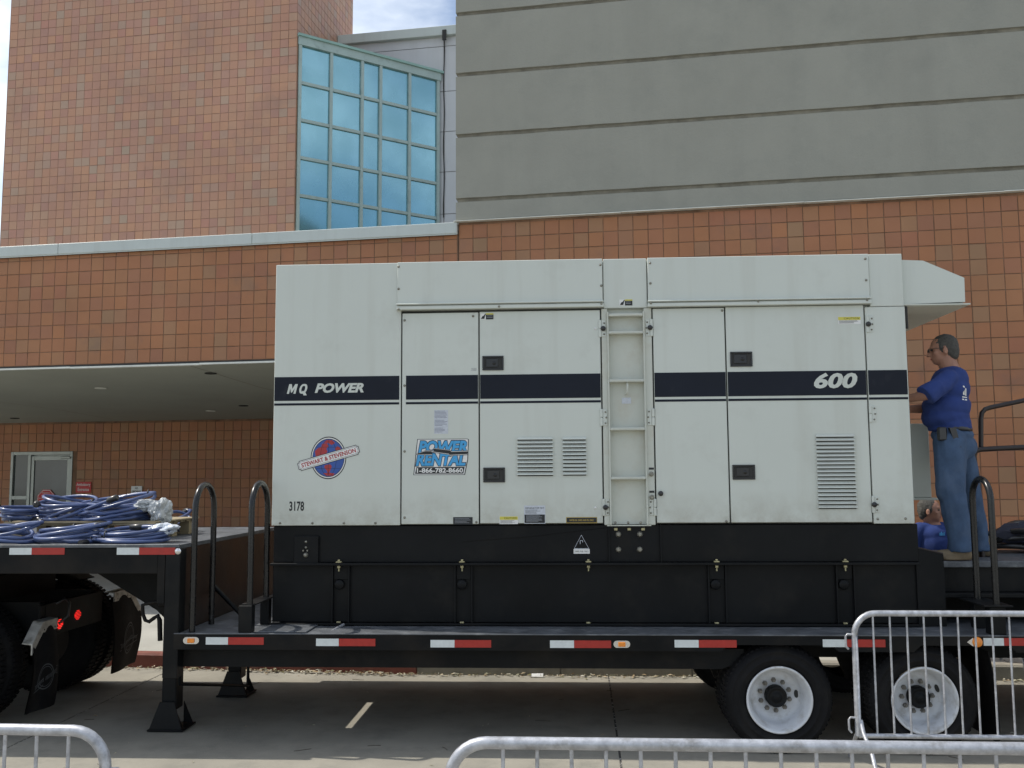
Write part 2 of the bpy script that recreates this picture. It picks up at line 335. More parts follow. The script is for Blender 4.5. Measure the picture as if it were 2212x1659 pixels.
for a, b in zip(segx, segx[1:]):
    k = MB(); a2, b2 = a+.004, b-.004; k0, k1 = kerby(a2), kerby(b2)
    poly = [(0, 0), (.012, .13), (.03, .15), (.16, .15), (.16, -.02), (0, -.02)]
    vs = [(a2, k0+p[0], p[1]) for p in poly]+[(b2, k1+p[0], p[1]) for p in poly]; n = len(poly)
    k.add(vs, [tuple(range(n-1, -1, -1)), tuple(range(n, 2*n))]+[(i, i+n, (i+1) % n+n, (i+1) % n) for i in range(n)])
    redk = b <= -1.5
    o = k.build('kerb_stone', m_kred if redk else m_kerb, kb, fixn=True); o['label'] = 'red painted kerb stone' if redk else 'bare concrete kerb stone'
pv = bpy.data.objects.new('pavement', None); COL.objects.link(pv); tag(pv, 'raised concrete pavement between the kerb and the tiled building', None, None, 'structure')
px = [-40, -20, -14, -10.5, -7.0, -3.6, -1.55, 1.3, 4.5, 7.5, 12, 40]
for a, b in zip(px, px[1:]):
    s_ = MB(); s_.slab([(a+.006, kerby(a)+.165), (b-.006, kerby(b)+.165), (b-.006, 14.2 if a > -3.7 else 24), (a+.006, 14.2 if a > -3.7 else 24)], -.01, .146)
    s_.build('paving_slab', m_walk, pv)

# =================================================================== BUILDING
PT = .2032
tile_meshes = []
def tile_mesh(vs_, size=PT, gap=.010, th=.004, seed=0):
    r = random.Random(seed); h = size/2-gap/2; c = .003
    t = [r.uniform(-.0016, .0016) for _ in range(4)]
    vs = [(-h, 0, -h), (h, 0, -h), (h, 0, h), (-h, 0, h)]
    vs += [(-h+c, -th+t[0], -h+c), (h-c, -th+t[1], -h+c), (h-c, -th+t[2], h-c), (-h+c, -th+t[3], h-c)]
    return vs, [(4, 5, 6, 7), (0, 1, 5, 4), (1, 2, 6, 5), (2, 3, 7, 6), (3, 0, 4, 7)]
shared = {}
def tiles(parent, s0, s1, z0, z1, D, sref, zref, m_, nobj=300, hide=None, holes=(), axis='s', c0=0., joint=None):
    """Field of square wall tiles on plane D (building axes); the largest seen ones are objects, the rest one part."""
    o0 = OR[root(parent).name]
    cells = []
    i0 = math.floor((s0-sref)/PT); i1 = math.ceil((s1-sref)/PT); k0 = math.floor((z0-zref)/PT); k1 = math.ceil((z1-zref)/PT)
    for i in range(i0, i1):
        for k in range(k0, k1):
            a, b = max(s0, sref+i*PT), min(s1, sref+(i+1)*PT); c, d = max(z0, zref+k*PT), min(z1, zref+(k+1)*PT)
            if b-a < .05 or d-c < .05: continue
            if any(a < h[1] and b > h[0] and c < h[3] and d > h[2] for h in holes): continue
            full = (b-a > PT-.001 and d-c > PT-.001)
            cells.append((a, b, c, d, full, k))
    cand = []
    if axis == 's' and nobj:
        for ci, c in enumerate(cells):
            if not c[4]: continue
            P = tow(((c[0]+c[1])/2, D, (c[2]+c[3])/2)); x, y, z = pix(P)
            if z < 0 or x < 0 or x > 2212 or y < 0 or y > 1659: continue
            if hide and any(h[0] < x < h[1] and h[2] < y < h[3] for h in hide): continue
            cand.append((z, ci))
        cand.sort(); cand = set(ci for _, ci in cand[:nobj])
    st = MB()
    for ci, (a, b, c, d, full, k) in enumerate(cells):
        if ci in cand:
            var = random.randrange(6)
            key = (m_.name, var)
            if key not in shared:
                vs, fs = tile_mesh(None, seed=var); me = bpy.data.meshes.new('tile'); me.from_pydata([Vector(v) for v in vs], [], fs); me.materials.append(m_); shared[key] = me
            ob = bpy.data.objects.new('tile', shared[key]); COL.objects.link(ob); ob.parent = parent
            ob.location = Vector(((a+b)/2, D, (c+d)/2))-o0; ob.rotation_euler = (0, random.gauss(0, .004), 0)
        else:
            gp = .005; th = .004; cc = .003; t = [random.uniform(-.0016, .0016) for _ in range(4)]
            a2, b2, c2, d2 = a+gp, b-gp, c+gp, d-gp
            if joint and (k % joint == 0): c2 += .009
            q = [(a2, 0, c2), (b2, 0, c2), (b2, 0, d2), (a2, 0, d2), (a2+cc, -th+t[0], c2+cc), (b2-cc, -th+t[1], c2+cc), (b2-cc, -th+t[2], d2-cc), (a2+cc, -th+t[3], d2-cc)]
            if axis == 's': vs = [(p[0], D+p[1], p[2]) for p in q]
            else: vs = [(D-p[1], p[0], p[2]) for p in q]
            st.add(vs, [(4, 5, 6, 7), (0, 1, 5, 4), (1, 2, 6, 5), (2, 3, 7, 6), (3, 0, 4, 7)])
    if st.f: part(parent, 'tile_field', st, m_, None, 'stuff')
GENBOX = [(592, 1965, 550, 1659), (0, 592, 1180, 1659)]
D1 = 12.7
SL = -3.02                                      # joint between canopy wing and hall
# --- hall: tiled wall below, grey stucco bands above
zg = 5.62
hall = thing('hall_building', 'tall blank hall of grey stucco bands over a brown tiled lower wall', 'building', bo=(SL, D1, 0))
b = MB(); b.box((SL+.005, D1+.002, -.5), (14, D1+4, zg)); part(hall, 'wall', b, m_grout)
tiles(hall, SL+.01, 13.9, .146, zg-.01, D1, SL+.012, zg-.03-PT*40, m_tile, 300, GENBOX)
b = MB(); b.box((SL+.0, D1-.03, zg+.012), (14, D1+4, 9.55)); part(hall, 'upper_wall', b, m_joint)
zb = [zg+.02, 5.93, 6.865, 7.765, 8.67, 9.575]
random.seed(3)
for i in range(len(zb)-1):
    # wavy trowelled edges along each band
    n = 90; m_b = MB(); s0, s1 = SL-.02, 14.02; lo = zb[i]+(.022 if i else 0); hi = zb[i+1]-.022
    top = []; bot = []
    for k in range(n+1):
        s_ = s0+(s1-s0)*k/n
        top.append((s_, hi+.006*mnoise.noise(Vector((s_*2.2, i*7., 0)))+.004*mnoise.noise(Vector((s_*9, i*3., 5)))))
        bot.append((s_, lo+(.006*mnoise.noise(Vector((s_*2.2, i*7.+50, 0)))+.004*mnoise.noise(Vector((s_*9, i*3., 9))) if i else 0)))
    for k in range(n):
        a, b_, c, d = bot[k], bot[k+1], top[k+1], top[k]; y0 = D1-.055; y1 = D1+.0
        m_b.add([(a[0], y0, a[1]+.008), (b_[0], y0, b_[1]+.008), (c[0], y0, c[1]-.008), (d[0], y0, d[1]-.008),
                 (a[0], y1, a[1]), (b_[0], y1, b_[1]), (c[0], y1, c[1]), (d[0], y1, d[1])],
                [(0, 1, 2, 3), (0, 4, 5, 1), (3, 2, 6, 7)])
    m_b.add([(s0, D1-.055, lo), (s0, D1-.055, hi), (s0, D1+4, hi), (s0, D1+4, lo)], [(0, 1, 2, 3)])
    part(hall, 'stucco_band', m_b, m_stucco)
x0 = SL-.05
for i, L_ in enumerate((2.35, 2.4, 2.45, 2.4, 2.4, 2.4, 2.4)):
    b = MB(); b.box((x0, D1-.085, zg+.002+i % 2*.003), (x0+L_-.004, D1+.02, zg+.013+i % 2*.003)); part(hall, 'drip_edge', b, m_lip); x0 += L_
# --- canopy wing: tiled fascia over a recessed entrance
zc0, zc1 = 3.705, 5.42
wing = thing('entrance_wing', 'low tiled wing with pale coping and a deep shaded entrance canopy', 'building', bo=(-8, D1, 0))
WL = -19
b = MB(); b.box((WL, D1+.002, zc0+.04), (SL-.003, D1+.3, zc1+.1)); part(wing, 'fascia_wall', b, m_grout)
tiles(wing, WL, SL-.012, zc0+.055, zc1+.03, D1, SL-.012, zc0+.055, m_tile, 260, GENBOX)
x0 = WL
for a, b_ in ((WL, -12.4), (-12.4, -9.25), (-9.25, -6.1), (-6.1, SL-.0)):
    b = MB(); b.box((a+.003, D1-.07, zc1+.035), (b_-.003, D1+.34, zc1+.195), .006); b.box((a+.003, D1-.055, zc1+.02), (b_-.003, D1-.06, zc1+.05)); part(wing, 'coping', b, m_alum)
b = MB(); b.box((WL, D1+.3, zc1-.2), (SL-.01, D1+6.4, zc1-.02)); part(wing, 'roof', b, m_soffit)
b = MB(); b.box((SL-.006, D1+.3, zc1-.2), (SL-.004, D1+.31, zc1-.1))
b = MB(); b.box((WL, D1-.005, zc0+.024), (SL, D1+.25, zc0+.052)); part(wing, 'shadow_gap', b, m_dark)
for i, (a, b_) in enumerate(((WL, -11.2), (-11.2, -9.0), (-9.0, -6.9), (-6.9, SL-.01))):
    b = MB(); b.box((a+.002, D1-.03, zc0-.004+(i % 2)*.004), (b_-.002, D1+.2, zc0+.022+(i % 2)*.004)); part(wing, 'drip_edge', b, m_lip)
DB = 18.75
zs = atb(300, 909, DB).z                        # soffit height at the back
b = MB(); b.add([(WL, D1+.01, zc0), (SL, D1+.01, zc0), (SL, DB, zs), (WL, DB, zs), (WL, D1+.01, zc0+.03), (SL, D1+.01, zc0+.03), (SL, DB, zs+.03), (WL, DB, zs+.03)],
                [(0, 1, 2, 3)[::-1], (4, 5, 6, 7), (0, 1, 5, 4), (2, 3, 7, 6)])
part(wing, 'soffit', b, m_soffit, fixn=True)
sdir = (Vector((0, DB, zs))-Vector((0, D1, zc0))).normalized()
def on_soffit(x, y):
    n_ = Vector((0, -sdir.z, sdir.y)); nw = DV*n_.x+NV*n_.y+Vector((0, 0, n_.z))
    return tob(hit(x, y, tow((0, D1, zc0)), nw))
# control joints in the plaster
b = MB()
for q in [[(411, 790), (560, 836), (700, 868)], [(0, 868), (128, 885), (240, 905)]]:
    P = [on_soffit(*p)-Vector((0, 0, .002)) for p in q]
    for a, c in zip(P, P[1:]):
        t = (c-a).normalized().cross(Vector((0, 0, 1)))*.008
        b.quad([a-t, a+t, c+t, c-t])
part(wing, 'control_joint', b, m_joint)
for (x, y, lit) in ((218, 838, 1), (455, 887, 1), (32, 909, 0), (526, 876, 0), (455, 806, 0)):
    if (x, y) == (32, 909): y = 903
    p = on_soffit(x, y); b = MB(); r = .10 if lit else .09
    b.lathe([(r, 0), (r, -.012), (r-.018, -.014), (r-.02, .0)], p-Vector((0, 0, .001)), 'z', 20)
    o = part(wing, 'recessed_light', b, m_lip if lit else m_dark)
    b = MB(); b.lathe([(0.0005, -.004), (r-.02, -.004)], p, 'z', 20); part(o, 'lens', b, m_swhite if lit else m_dark)
# back wall with door
dl = atb(25, 975, DB); dr = atb(158, 975, DB)
dx0, dx1, dz1 = dl.x, dr.x, dr.z
SB = -4.2
b = MB()
b.box((WL, DB+.004, -.5), (dx0, DB+.4, zs+.2)); b.box((dx1, DB+.004, -.5), (SL+2, DB+.4, zs+.2)); b.box((dx0, DB+.004, dz1), (dx1, DB+.4, zs+.2))
part(wing, 'back_wall', b, m_grout)
zr = atb(100, 850+865/3.16/1.15732*0+0, DB).z
tiles(wing, WL, SL+1.5, .146, zs+.0, DB, dx0-PT*20, dz1-PT*20, m_tile, 40, GENBOX, holes=[(dx0+.01, dx1-.01, -1, dz1-.01)])
b = MB(); b.box((SL-.0, D1+.32, 0), (SL+.2, DB, zc0+.1)); part(wing, 'side_wall', b, m_grout)
# entrance door: a part of the wing
door = part(wing, 'entrance_door', MB().box((dx0, DB+.06, .146), (dx1, DB+.10, dz1-.0)), m_alframe)
xm = atb(61, 1000, DB).x
fr = MB()
def bar(a, c, e, f_, y=.0): fr.box((a, DB-.015+y, e), (c, DB+.058, f_), .004)
bar(dx0, dx0+.06, .146, dz1); bar(dx1-.06, dx1, .146, dz1); bar(dx0+.061, dx1-.061, dz1-.07, dz1); bar(xm, xm+.07, .146, dz1-.071)
zmid = atb(45, 1075, DB).z; bar(dx0+.061, xm-.001, zmid-.04, zmid+.04); bar(dx0+.061, xm-.001, .146, .25)
part(door, 'frame', fr, m_alframe)
fr = MB(); e0, e1 = xm+.075, dx1-.065
bar(e0, e0+.07, .16, dz1-.10, .02); bar(e1-.07, e1, .16, dz1-.10, .02); bar(e0+.071, e1-.071, dz1-.19, dz1-.10, .02); bar(e0+.071, e1-.071, .16, .30, .02)
part(door, 'door_leaf', fr, m_alframe)
part(door, 'glass', MB().box((e0+.072, DB+.03, .30), (e1-.072, DB+.04, dz1-.19)), m_glass)
part(door, 'glass', MB().box((dx0+.062, DB+.03, zmid+.041), (xm-.002, DB+.04, dz1-.071)), m_glass)
part(door, 'glass', MB().box((dx0+.062, DB+.03, .251), (xm-.002, DB+.04, zmid-.041)), m_glass)
part(door, 'closer', MB().box((e0+.75, DB-.05, dz1-.16), (e0+.98, DB-.0, dz1-.11), .01), m_alframe)
part(door, 'handle', MB().tube([(e0+.13, DB-.03, .95), (e0+.13, DB-.06, .97), (e0+.13, DB-.06, 1.2), (e0+.13, DB-.03, 1.22)], .012, 8), m_alframe)
# signs by the door
def sign(name, label, x0, x1, y0, y1, D, m_, cat='sign'):
    p = atb(x0, y0, D); q = atb(x1, y1, D)
    t = thing(name, label, cat, bo=((p.x+q.x)/2, D, q.z))
    part(t, 'plate', MB().box((p.x, D-.012, q.z), (q.x, D-.002, p.z), .002), m_); return t, p.x, q.x, q.z, p.z
t, a, c, e, f_ = sign('entrance_sign', 'red plate reading Ambulatory Entrance beside the glass door', 165, 197, 1041, 1064, DB-.012, m_sred)
h = f_-e
text(t, 'lettering', 'Ambulatory', a+.02, c-.02, e+h*.55, f_-h*.1, DB-.026, m_swhite, .008)
text(t, 'lettering', 'Entrance', a+.05, c-.05, e+h*.14, e+h*.45, DB-.026, m_swhite, .008)
t, a, c, e, f_ = sign('smoking_sign', 'small white no smoking plate on the shaded tile wall', 284, 307, 1050, 1067, DB-.012, m_swhite)
h = f_-e
text(t, 'lettering', 'NO', (a+c)/2-.035, (a+c)/2+.035, e+h*.6, e+h*.85, DB-.026, m_print, .02)
text(t, 'lettering', 'SMOKING', a+.03, c-.03, e+h*.2, e+h*.45, DB-.026, m_print, .02)
p = atb(99, 1079, DB); cz_ = p.z; R8 = (atb(118, 1079, DB).x-atb(80, 1079, DB).x)/2
t = thing('firearms_sign', 'red octagonal notice with white lettering stuck on the glass door', 'sign', bo=(p.x, DB+.02, cz_-R8))
oc = lambda r: [(p.x+r/math.cos(math.pi/8)*math.cos(math.pi/8+i*math.pi/4), cz_+r/math.cos(math.pi/8)*math.sin(math.pi/8+i*math.pi/4)) for i in range(8)]
part(t, 'plate', MB().prismY(oc(R8), DB+.008, DB+.014), m_sred)
ring = MB(); a1, a2 = oc(R8*.95), oc(R8*.90)
for i in range(8):
    j = (i+1) % 8; ring.quad([(a1[i][0], DB+.006, a1[i][1]), (a1[j][0], DB+.006, a1[j][1]), (a2[j][0], DB+.006, a2[j][1]), (a2[i][0], DB+.006, a2[i][1])])
part(t, 'border', ring, m_swhite)
for i, s_ in enumerate(('Possession', 'of firearms is', 'prohibited in this', 'facility. Persons', 'carrying firearms', 'are subject to')):
    w_ = [.42, .55, .78, .75, .76, .6][i]*R8; zz = cz_+R8*(.68-.27*i)
    text(t, 'lettering', s_, p.x-w_, p.x+w_, zz-R8*.07, zz+R8*.07, DB+.004, m_swhite, .01)
# --- tower
DT = 19.3
tc_ = atb(640, 200, DT); tl_ = atb(15, 200, DT); TS0, TS1 = tl_.x, tc_.x; TZ0, TZ1 = 4.6, 15.2
tower = thing('tiled_tower', 'tall square tower clad in small terracotta tiles at the left', 'building', bo=(TS0, DT, 0))
# side face depth: from photo the far edge stands at x=762
def side_hit(x, y): return tob(hit(x, y, tow((TS1, DT, 0)), DV))
TD1 = side_hit(762, 60).y
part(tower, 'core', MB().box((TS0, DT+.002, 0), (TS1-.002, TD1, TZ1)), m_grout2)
random.seed(11)
zrow = atb(35.4/1.0, 102.6, DT).z
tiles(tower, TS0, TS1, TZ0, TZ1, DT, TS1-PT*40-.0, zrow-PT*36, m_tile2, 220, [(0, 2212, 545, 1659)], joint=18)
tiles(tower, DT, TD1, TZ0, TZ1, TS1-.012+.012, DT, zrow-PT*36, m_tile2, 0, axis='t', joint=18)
# --- angled window wall
w0 = Vector((TS1+.035, DT+.05, 0)); wd = Vector((math.cos(math.radians(44)), math.sin(math.radians(44)), 0)); wn = Vector((wd.y, -wd.x, 0))
w0w = tow(w0); wnw = DV*wn.x+NV*wn.y
def wall_uv(x, y):
    q = tob(hit(x, y, w0w, wnw)); return ((q-w0).dot(wd), q.z)
glz = thing('window_wall', 'angled green framed window wall with blue reflecting panes beside the tower', 'window wall', bo=tuple(w0))
def wp(u, out, z): q = w0+wd*u+wn*out; return Vector((q.x, q.y, z))
def wbox(mb, u0, u1, o0, o1, z0, z1):
    vs = [wp(u, o, z) for z in (z0, z1) for o in (o0, o1) for u in (u0, u1)]
    mb.add(vs, [(0, 1, 3, 2), (4, 6, 7, 5), (0, 4, 5, 1), (2, 3, 7, 6), (0, 2, 6, 4), (1, 5, 7, 3)]); return mb
ue = wall_uv(948, 300)[0]; zt = wall_uv(643, 101)[1]; zt2 = wall_uv(945, 170)[1]; ztop = (zt+zt2)/2
mu = [0.02] + [wall_uv(x, 300)[0] for x in (713.5, 781, 821, 884)] + [ue-.03]
rowz = []
for y in (186, 265, 347, 428): rowz.append(wall_uv(682, y)[1])
pitch_z = (rowz[0]-rowz[-1])/3
zs_ = [ztop-.0]+[rowz[0]-pitch_z*k for k in range(7)]
zbot = zs_[-1]
print('curtain', ue, ztop, mu, rowz, TD1)
fr_ = MB(); wbox(fr_, -.03, ue+.02, -.30, -.12, zbot, ztop+.3); part(glz, 'backing_frame', fr_, m_green, fixn=True)
for i, u in enumerate(mu):
    wbox(b := MB(), u-.035, u+.035, -.119, .035, zbot, ztop); part(glz, 'mullion', b, m_green, fixn=True)
for k, z in enumerate(zs_[1:]):
    for u, u2 in zip(mu, mu[1:]):
        wbox(b := MB(), u+.036, u2-.036, -.119, .022, z-.035, z+.035); part(glz, 'transom', b, m_green, fixn=True)
for k in range(len(zs_)-1):
    za = zs_[k]-(.036 if k else 0); zb_ = zs_[k+1]+.036
    for u, u2 in zip(mu, mu[1:]):
        b = MB(); n = 6                         # slightly pillowed pane
        ua, ub = u+.036, u2-.036; vs = []; fs = []
        bow = random.uniform(.0008, .0022)
        for i in range(n+1):
            for j in range(n+1):
                s_, t_ = i/n, j/n; vs.append(wp(ua+(ub-ua)*s_, -.02+bow*(1-(2*s_-1)**2)*(1-(2*t_-1)**2), zb_+(za-zb_)*t_))
        for i in range(n):
            for j in range(n): q = i*(n+1)+j; fs.append((q, q+n+1, q+n+2, q+1))
        b.add(vs, fs, True); part(glz, 'pane', b, m_pane)
wbox(b := MB(), -.03, ue+.04, -.25, .05, ztop+.001, ztop+.19); part(glz, 'head_flashing', b, m_alframe if False else m_green, fixn=True)
wbox(b := MB(), -.05, ue+.09, -.45, .09, ztop+.191, ztop+.25); part(glz, 'cap_flashing', b, m_greencap, fixn=True)
# --- pale rear wall behind the window wall
pe = w0+wd*ue; DW = pe.y+.05
rear = thing('rear_block', 'pale panelled wall with sloping cap behind the window wall', 'building', bo=(pe.x, DW, 0))
q0 = atb(735, 92, DW); q1 = atb(985, 66, DW); zt_ = (q0.z+q1.z)/2
sR = SL+3.0
pj = [atb(967, y, DW).z for y in (197, 284, 371, 462)]
sj = atb(959, 300, DW).x
print('rear', pe, DW, zt_, q0, q1, pj, sj)
part(rear, 'wall', MB().box((q0.x, DW+.03, 2), (sR, DW+6, zt_-.12)), m_joint)
zz = [zt_-.36]+pj+[pj[-1]-1.2]
zl = atb(850, 125, DW).z
for (a, c) in ((q0.x+.0, sj-.01), (sj+.01, sR)):
    part(rear, 'wall_panel', MB().box((a, DW, zz[0]+.008), (c, DW+.03, zt_-.121)), m_wpanel)
    for k in range(len(zz)-1): part(rear, 'wall_panel', MB().box((a, DW, zz[k+1]+.008), (c, DW+.03, zz[k]-.008)), m_wpanel)
part(rear, 'cap_flashing', MB().box((q0.x-.03, DW-.12, zt_-.12), (sR, DW+6.1, zt_+.12), .01), m_alum)
p = atb(960, 70, DW-.13); part(rear, 'roof_vent', MB().box((p.x-.05, DW-.16, p.z-.2), (p.x+.05, DW-.122, p.z+.06)), m_dark)
p0 = atb(959, 80, DW-.03); p1 = atb(954, 470, DW-.03)
part(rear, 'cable', MB().tube([Vector((p0.x+.012*math.sin(k*1.3), DW-.03, p0.z+(p1.z-p0.z)*k/14)) for k in range(15)], .014, 6), m_dark)

# =================================================================== TRAILER
YT = 7.25                                       # near edge of the trailer
YB = 9.80                                       # far edge
XG = -2.985                                     # end of the raised front deck
ZD = .872; ZG = 1.545                           # lower and raised deck heights
def X_(x, y=1100, Y=YT): return at(x, y, Y).x
def Z_(x, y, Y=YT): return at(x, y, Y).z
tr = thing('lowboy_trailer', 'long black step deck trailer with red and white reflective tape under the generator', 'trailer', (0, YT, 0))
def P(n, b, m_, parent=None, label=None, kind=None, fixn=False): return part(parent or tr, n, b, m_, label, kind, fixn)
# lower deck, with a slot left between two plates in front of the generator
XE = 6.6
dk = MB()
for (a, c, y0, y1) in ((XG+.01, -2.446, YT+.012, YB-.01), (-2.372, XE, YT+.012, YB-.01), (-2.446, -2.372, YT+.012, 7.86), (-2.446, -2.372, 8.92, YB-.01)):
    dk.box((a, y0, ZD-.03), (c-.0005, y1, ZD))
P('lower_deck', dk, m_deck)
zr0, zr1, zr2 = .752, .800, ZD-.002             # bottom, cut-out bottom and top of the side rail
xa = [X_(v, 1400) for v in (1558, 1574, 1797, 1812, 1974, 1990, 2181, 2196)]
poly = [(XG-.02, zr0), (xa[0], zr0), (xa[1], zr1), (xa[2], zr1), (xa[3], zr0), (xa[4], zr0), (xa[5], zr1), (xa[6], zr1), (xa[7], zr0), (XE, zr0), (XE, zr2), (XG-.02, zr2)]
P('side_rail', MB().prismY(poly, YT, YT+.09), m_black2)
P('side_rail', MB().prismY([(p[0], p[1]) for p in poly], YB-.09, YB), m_black2)
P('deck_edge', MB().box((XG-.02, YT-.004, ZD-.006), (XE, YT+.012, ZD+.004), .003), m_deck)
def zbm(x, y, Y): return at(x, y, Y).z
# main beams (two, set in from the edges) and cross members
for Yb in (7.86, 9.1):
    P('main_beam', MB().prismY([(XG-.3, .56), (1.25, .56), (1.42, .60), (XE, .60), (XE, .842), (XG-.3, .842)], Yb, Yb+.14), m_black2)
for i in range(15):
    x = XG+.25+i*.62
    if abs(x-1.6) < .5 or abs(x-2.65) < .5: continue
    P('cross_member', MB().box((x, YT+.1, .74), (x+.06, YB-.1, .84)), m_black2)
P('outer_beam', MB().prismY([(XG, .70), (XG, .60), (1.18, .60), (1.35, .66), (1.35, .75), (XG, .75)], YT+.12, YT+.17), m_black2)
# raised front deck (gooseneck)
P('raised_deck', MB().box((-7.2, YT+.012, ZG-.03), (XG, YB, ZG)), m_deck)
P('raised_edge', MB().box((-7.2, YT-.004, ZG-.02), (XG+.004, YT+.014, ZG+.006), .004), m_deck)
P('raised_side_rail', MB().box((-7.2, YT+.002, 1.325), (XG-.165, YT+.06, ZG-.021), .004), m_black2)
P('raised_side_rail', MB().box((-7.2, YB-.06, 1.325), (XG-.165, YB, ZG-.021), .004), m_black2)
P('deck_underside', MB().box((-7.2, YT+.07, 1.38), (XG-.1, YB-.07, 1.43)), m_black2)
P('corner_post', MB().box((XG-.105, YT+.001, zr0-.22), (XG+.012, YT+.13, ZG-.032), .006), m_black)
P('post_plate', MB().box((XG-.164, YT+.003, 1.10), (XG-.107, YT+.06, ZG-.032)), m_black2)
P('front_bulkhead', MB().box((XG-.028, YT+.03, .75), (XG, YB-.02, ZG-.032)), m_brown)  # dirty steel; its brownish reflection is put into the colour
# gusset plate behind the post
gp = [(X_(270, 1240, 7.75), Z_(270, 1240, 7.75)), (X_(352, 1330, 7.75), Z_(352, 1330, 7.75)), (X_(380, 1390, 7.75), .66), (XG-.03, .62), (XG-.03, 1.50), (X_(270, 1240, 7.75), 1.50)]
P('gusset', MB().prismY(gp, 7.75, 7.79), m_black2)
for Yb in (7.95, 8.95): P('gooseneck_beam', MB().prismY([(-7.2, 1.375), (-7.2, 1.30), (-4.05, 1.30), (-3.45, .95), (-3.1, .62), (XG-.03, .62), (XG-.03, 1.375)], Yb, Yb+.12), m_black2)
# reflective tape, each strip white then red
def tape(x0, x1, x2, y0, y1, Y):
    zc = (Z_(x1, y0, Y)+Z_(x1, y1, Y))/2; hh = .0275
    a, b_, c = X_(x0, y0, Y), X_(x1, y0, Y), X_(x2, y0, Y)
    t_ = MB(); t_.box((a, Y-.003, zc-hh), (b_-.0005, Y-.0006, zc+hh)); P('white_tape', t_, m_wtape)
    t_ = MB(); t_.box((b_+.0005, Y-.003, zc-hh), (c, Y-.0006, zc+hh)); P('red_tape', t_, m_red)
for a in ((445, 493, 570, 1377, 1392), (683, 732, 811, 1380, 1395), (930, 982, 1061, 1383, 1398), (1188, 1240, 1320, 1384, 1399), (1457, 1509, 1591, 1383, 1398), (1777, 1827, 1912, 1382, 1397), (2124, 2168, 2260, 1379, 1394)):
    y = 1388; tape(a[0], a[1], a[2], a[3], a[4], YT)
for a in ((21, 69, 140), (253, 301, 379)): tape(a[0], a[1], a[2], 1183, 1198, YT+.002)
# round stud and marker lamps
p = at(384, 1191, YT+.0); P('round_stud', MB().lathe([(.0005, -.012), (.012, -.012), (.022, -.006), (.026, 0)], (p.x, YT, p.z), 'y', 20), m_chrome)
for x in (414, 1343):
    p = at(x, 1383 if x < 500 else 1391, YT); c = Vector((p.x, YT, p.z))
    b = MB(); pts = []
    for q, a0 in ((1, -90), (-1, 90)):
        for k in range(9):
            t_ = math.radians(a0+180*k/8); pts.append((c.x+q*.036+.026*math.cos(t_), c.z+.026*math.sin(t_)))
    o = P('marker_lamp', MB().prismY(pts, YT-.014, YT), m_chrome)
    part(o, 'lens', MB().box((c.x-.027, YT-.026, c.z-.017), (c.x+.027, YT-.0145, c.z+.017), .004), m_amber)
p = at(2111, 1387, YT); o = P('marker_lamp', MB().lathe([(.0005, -.022), (.028, -.02), (.036, -.01), (.038, 0)], (p.x, YT, p.z), 'y', 20), m_amber, label='round amber marker lamp on the rear rail')
part(o, 'bracket', MB().prismY([(p.x-.075, p.z+.0), (p.x-.03, p.z+.032), (p.x-.03, p.z-.032)], YT-.004, YT), m_chrome)

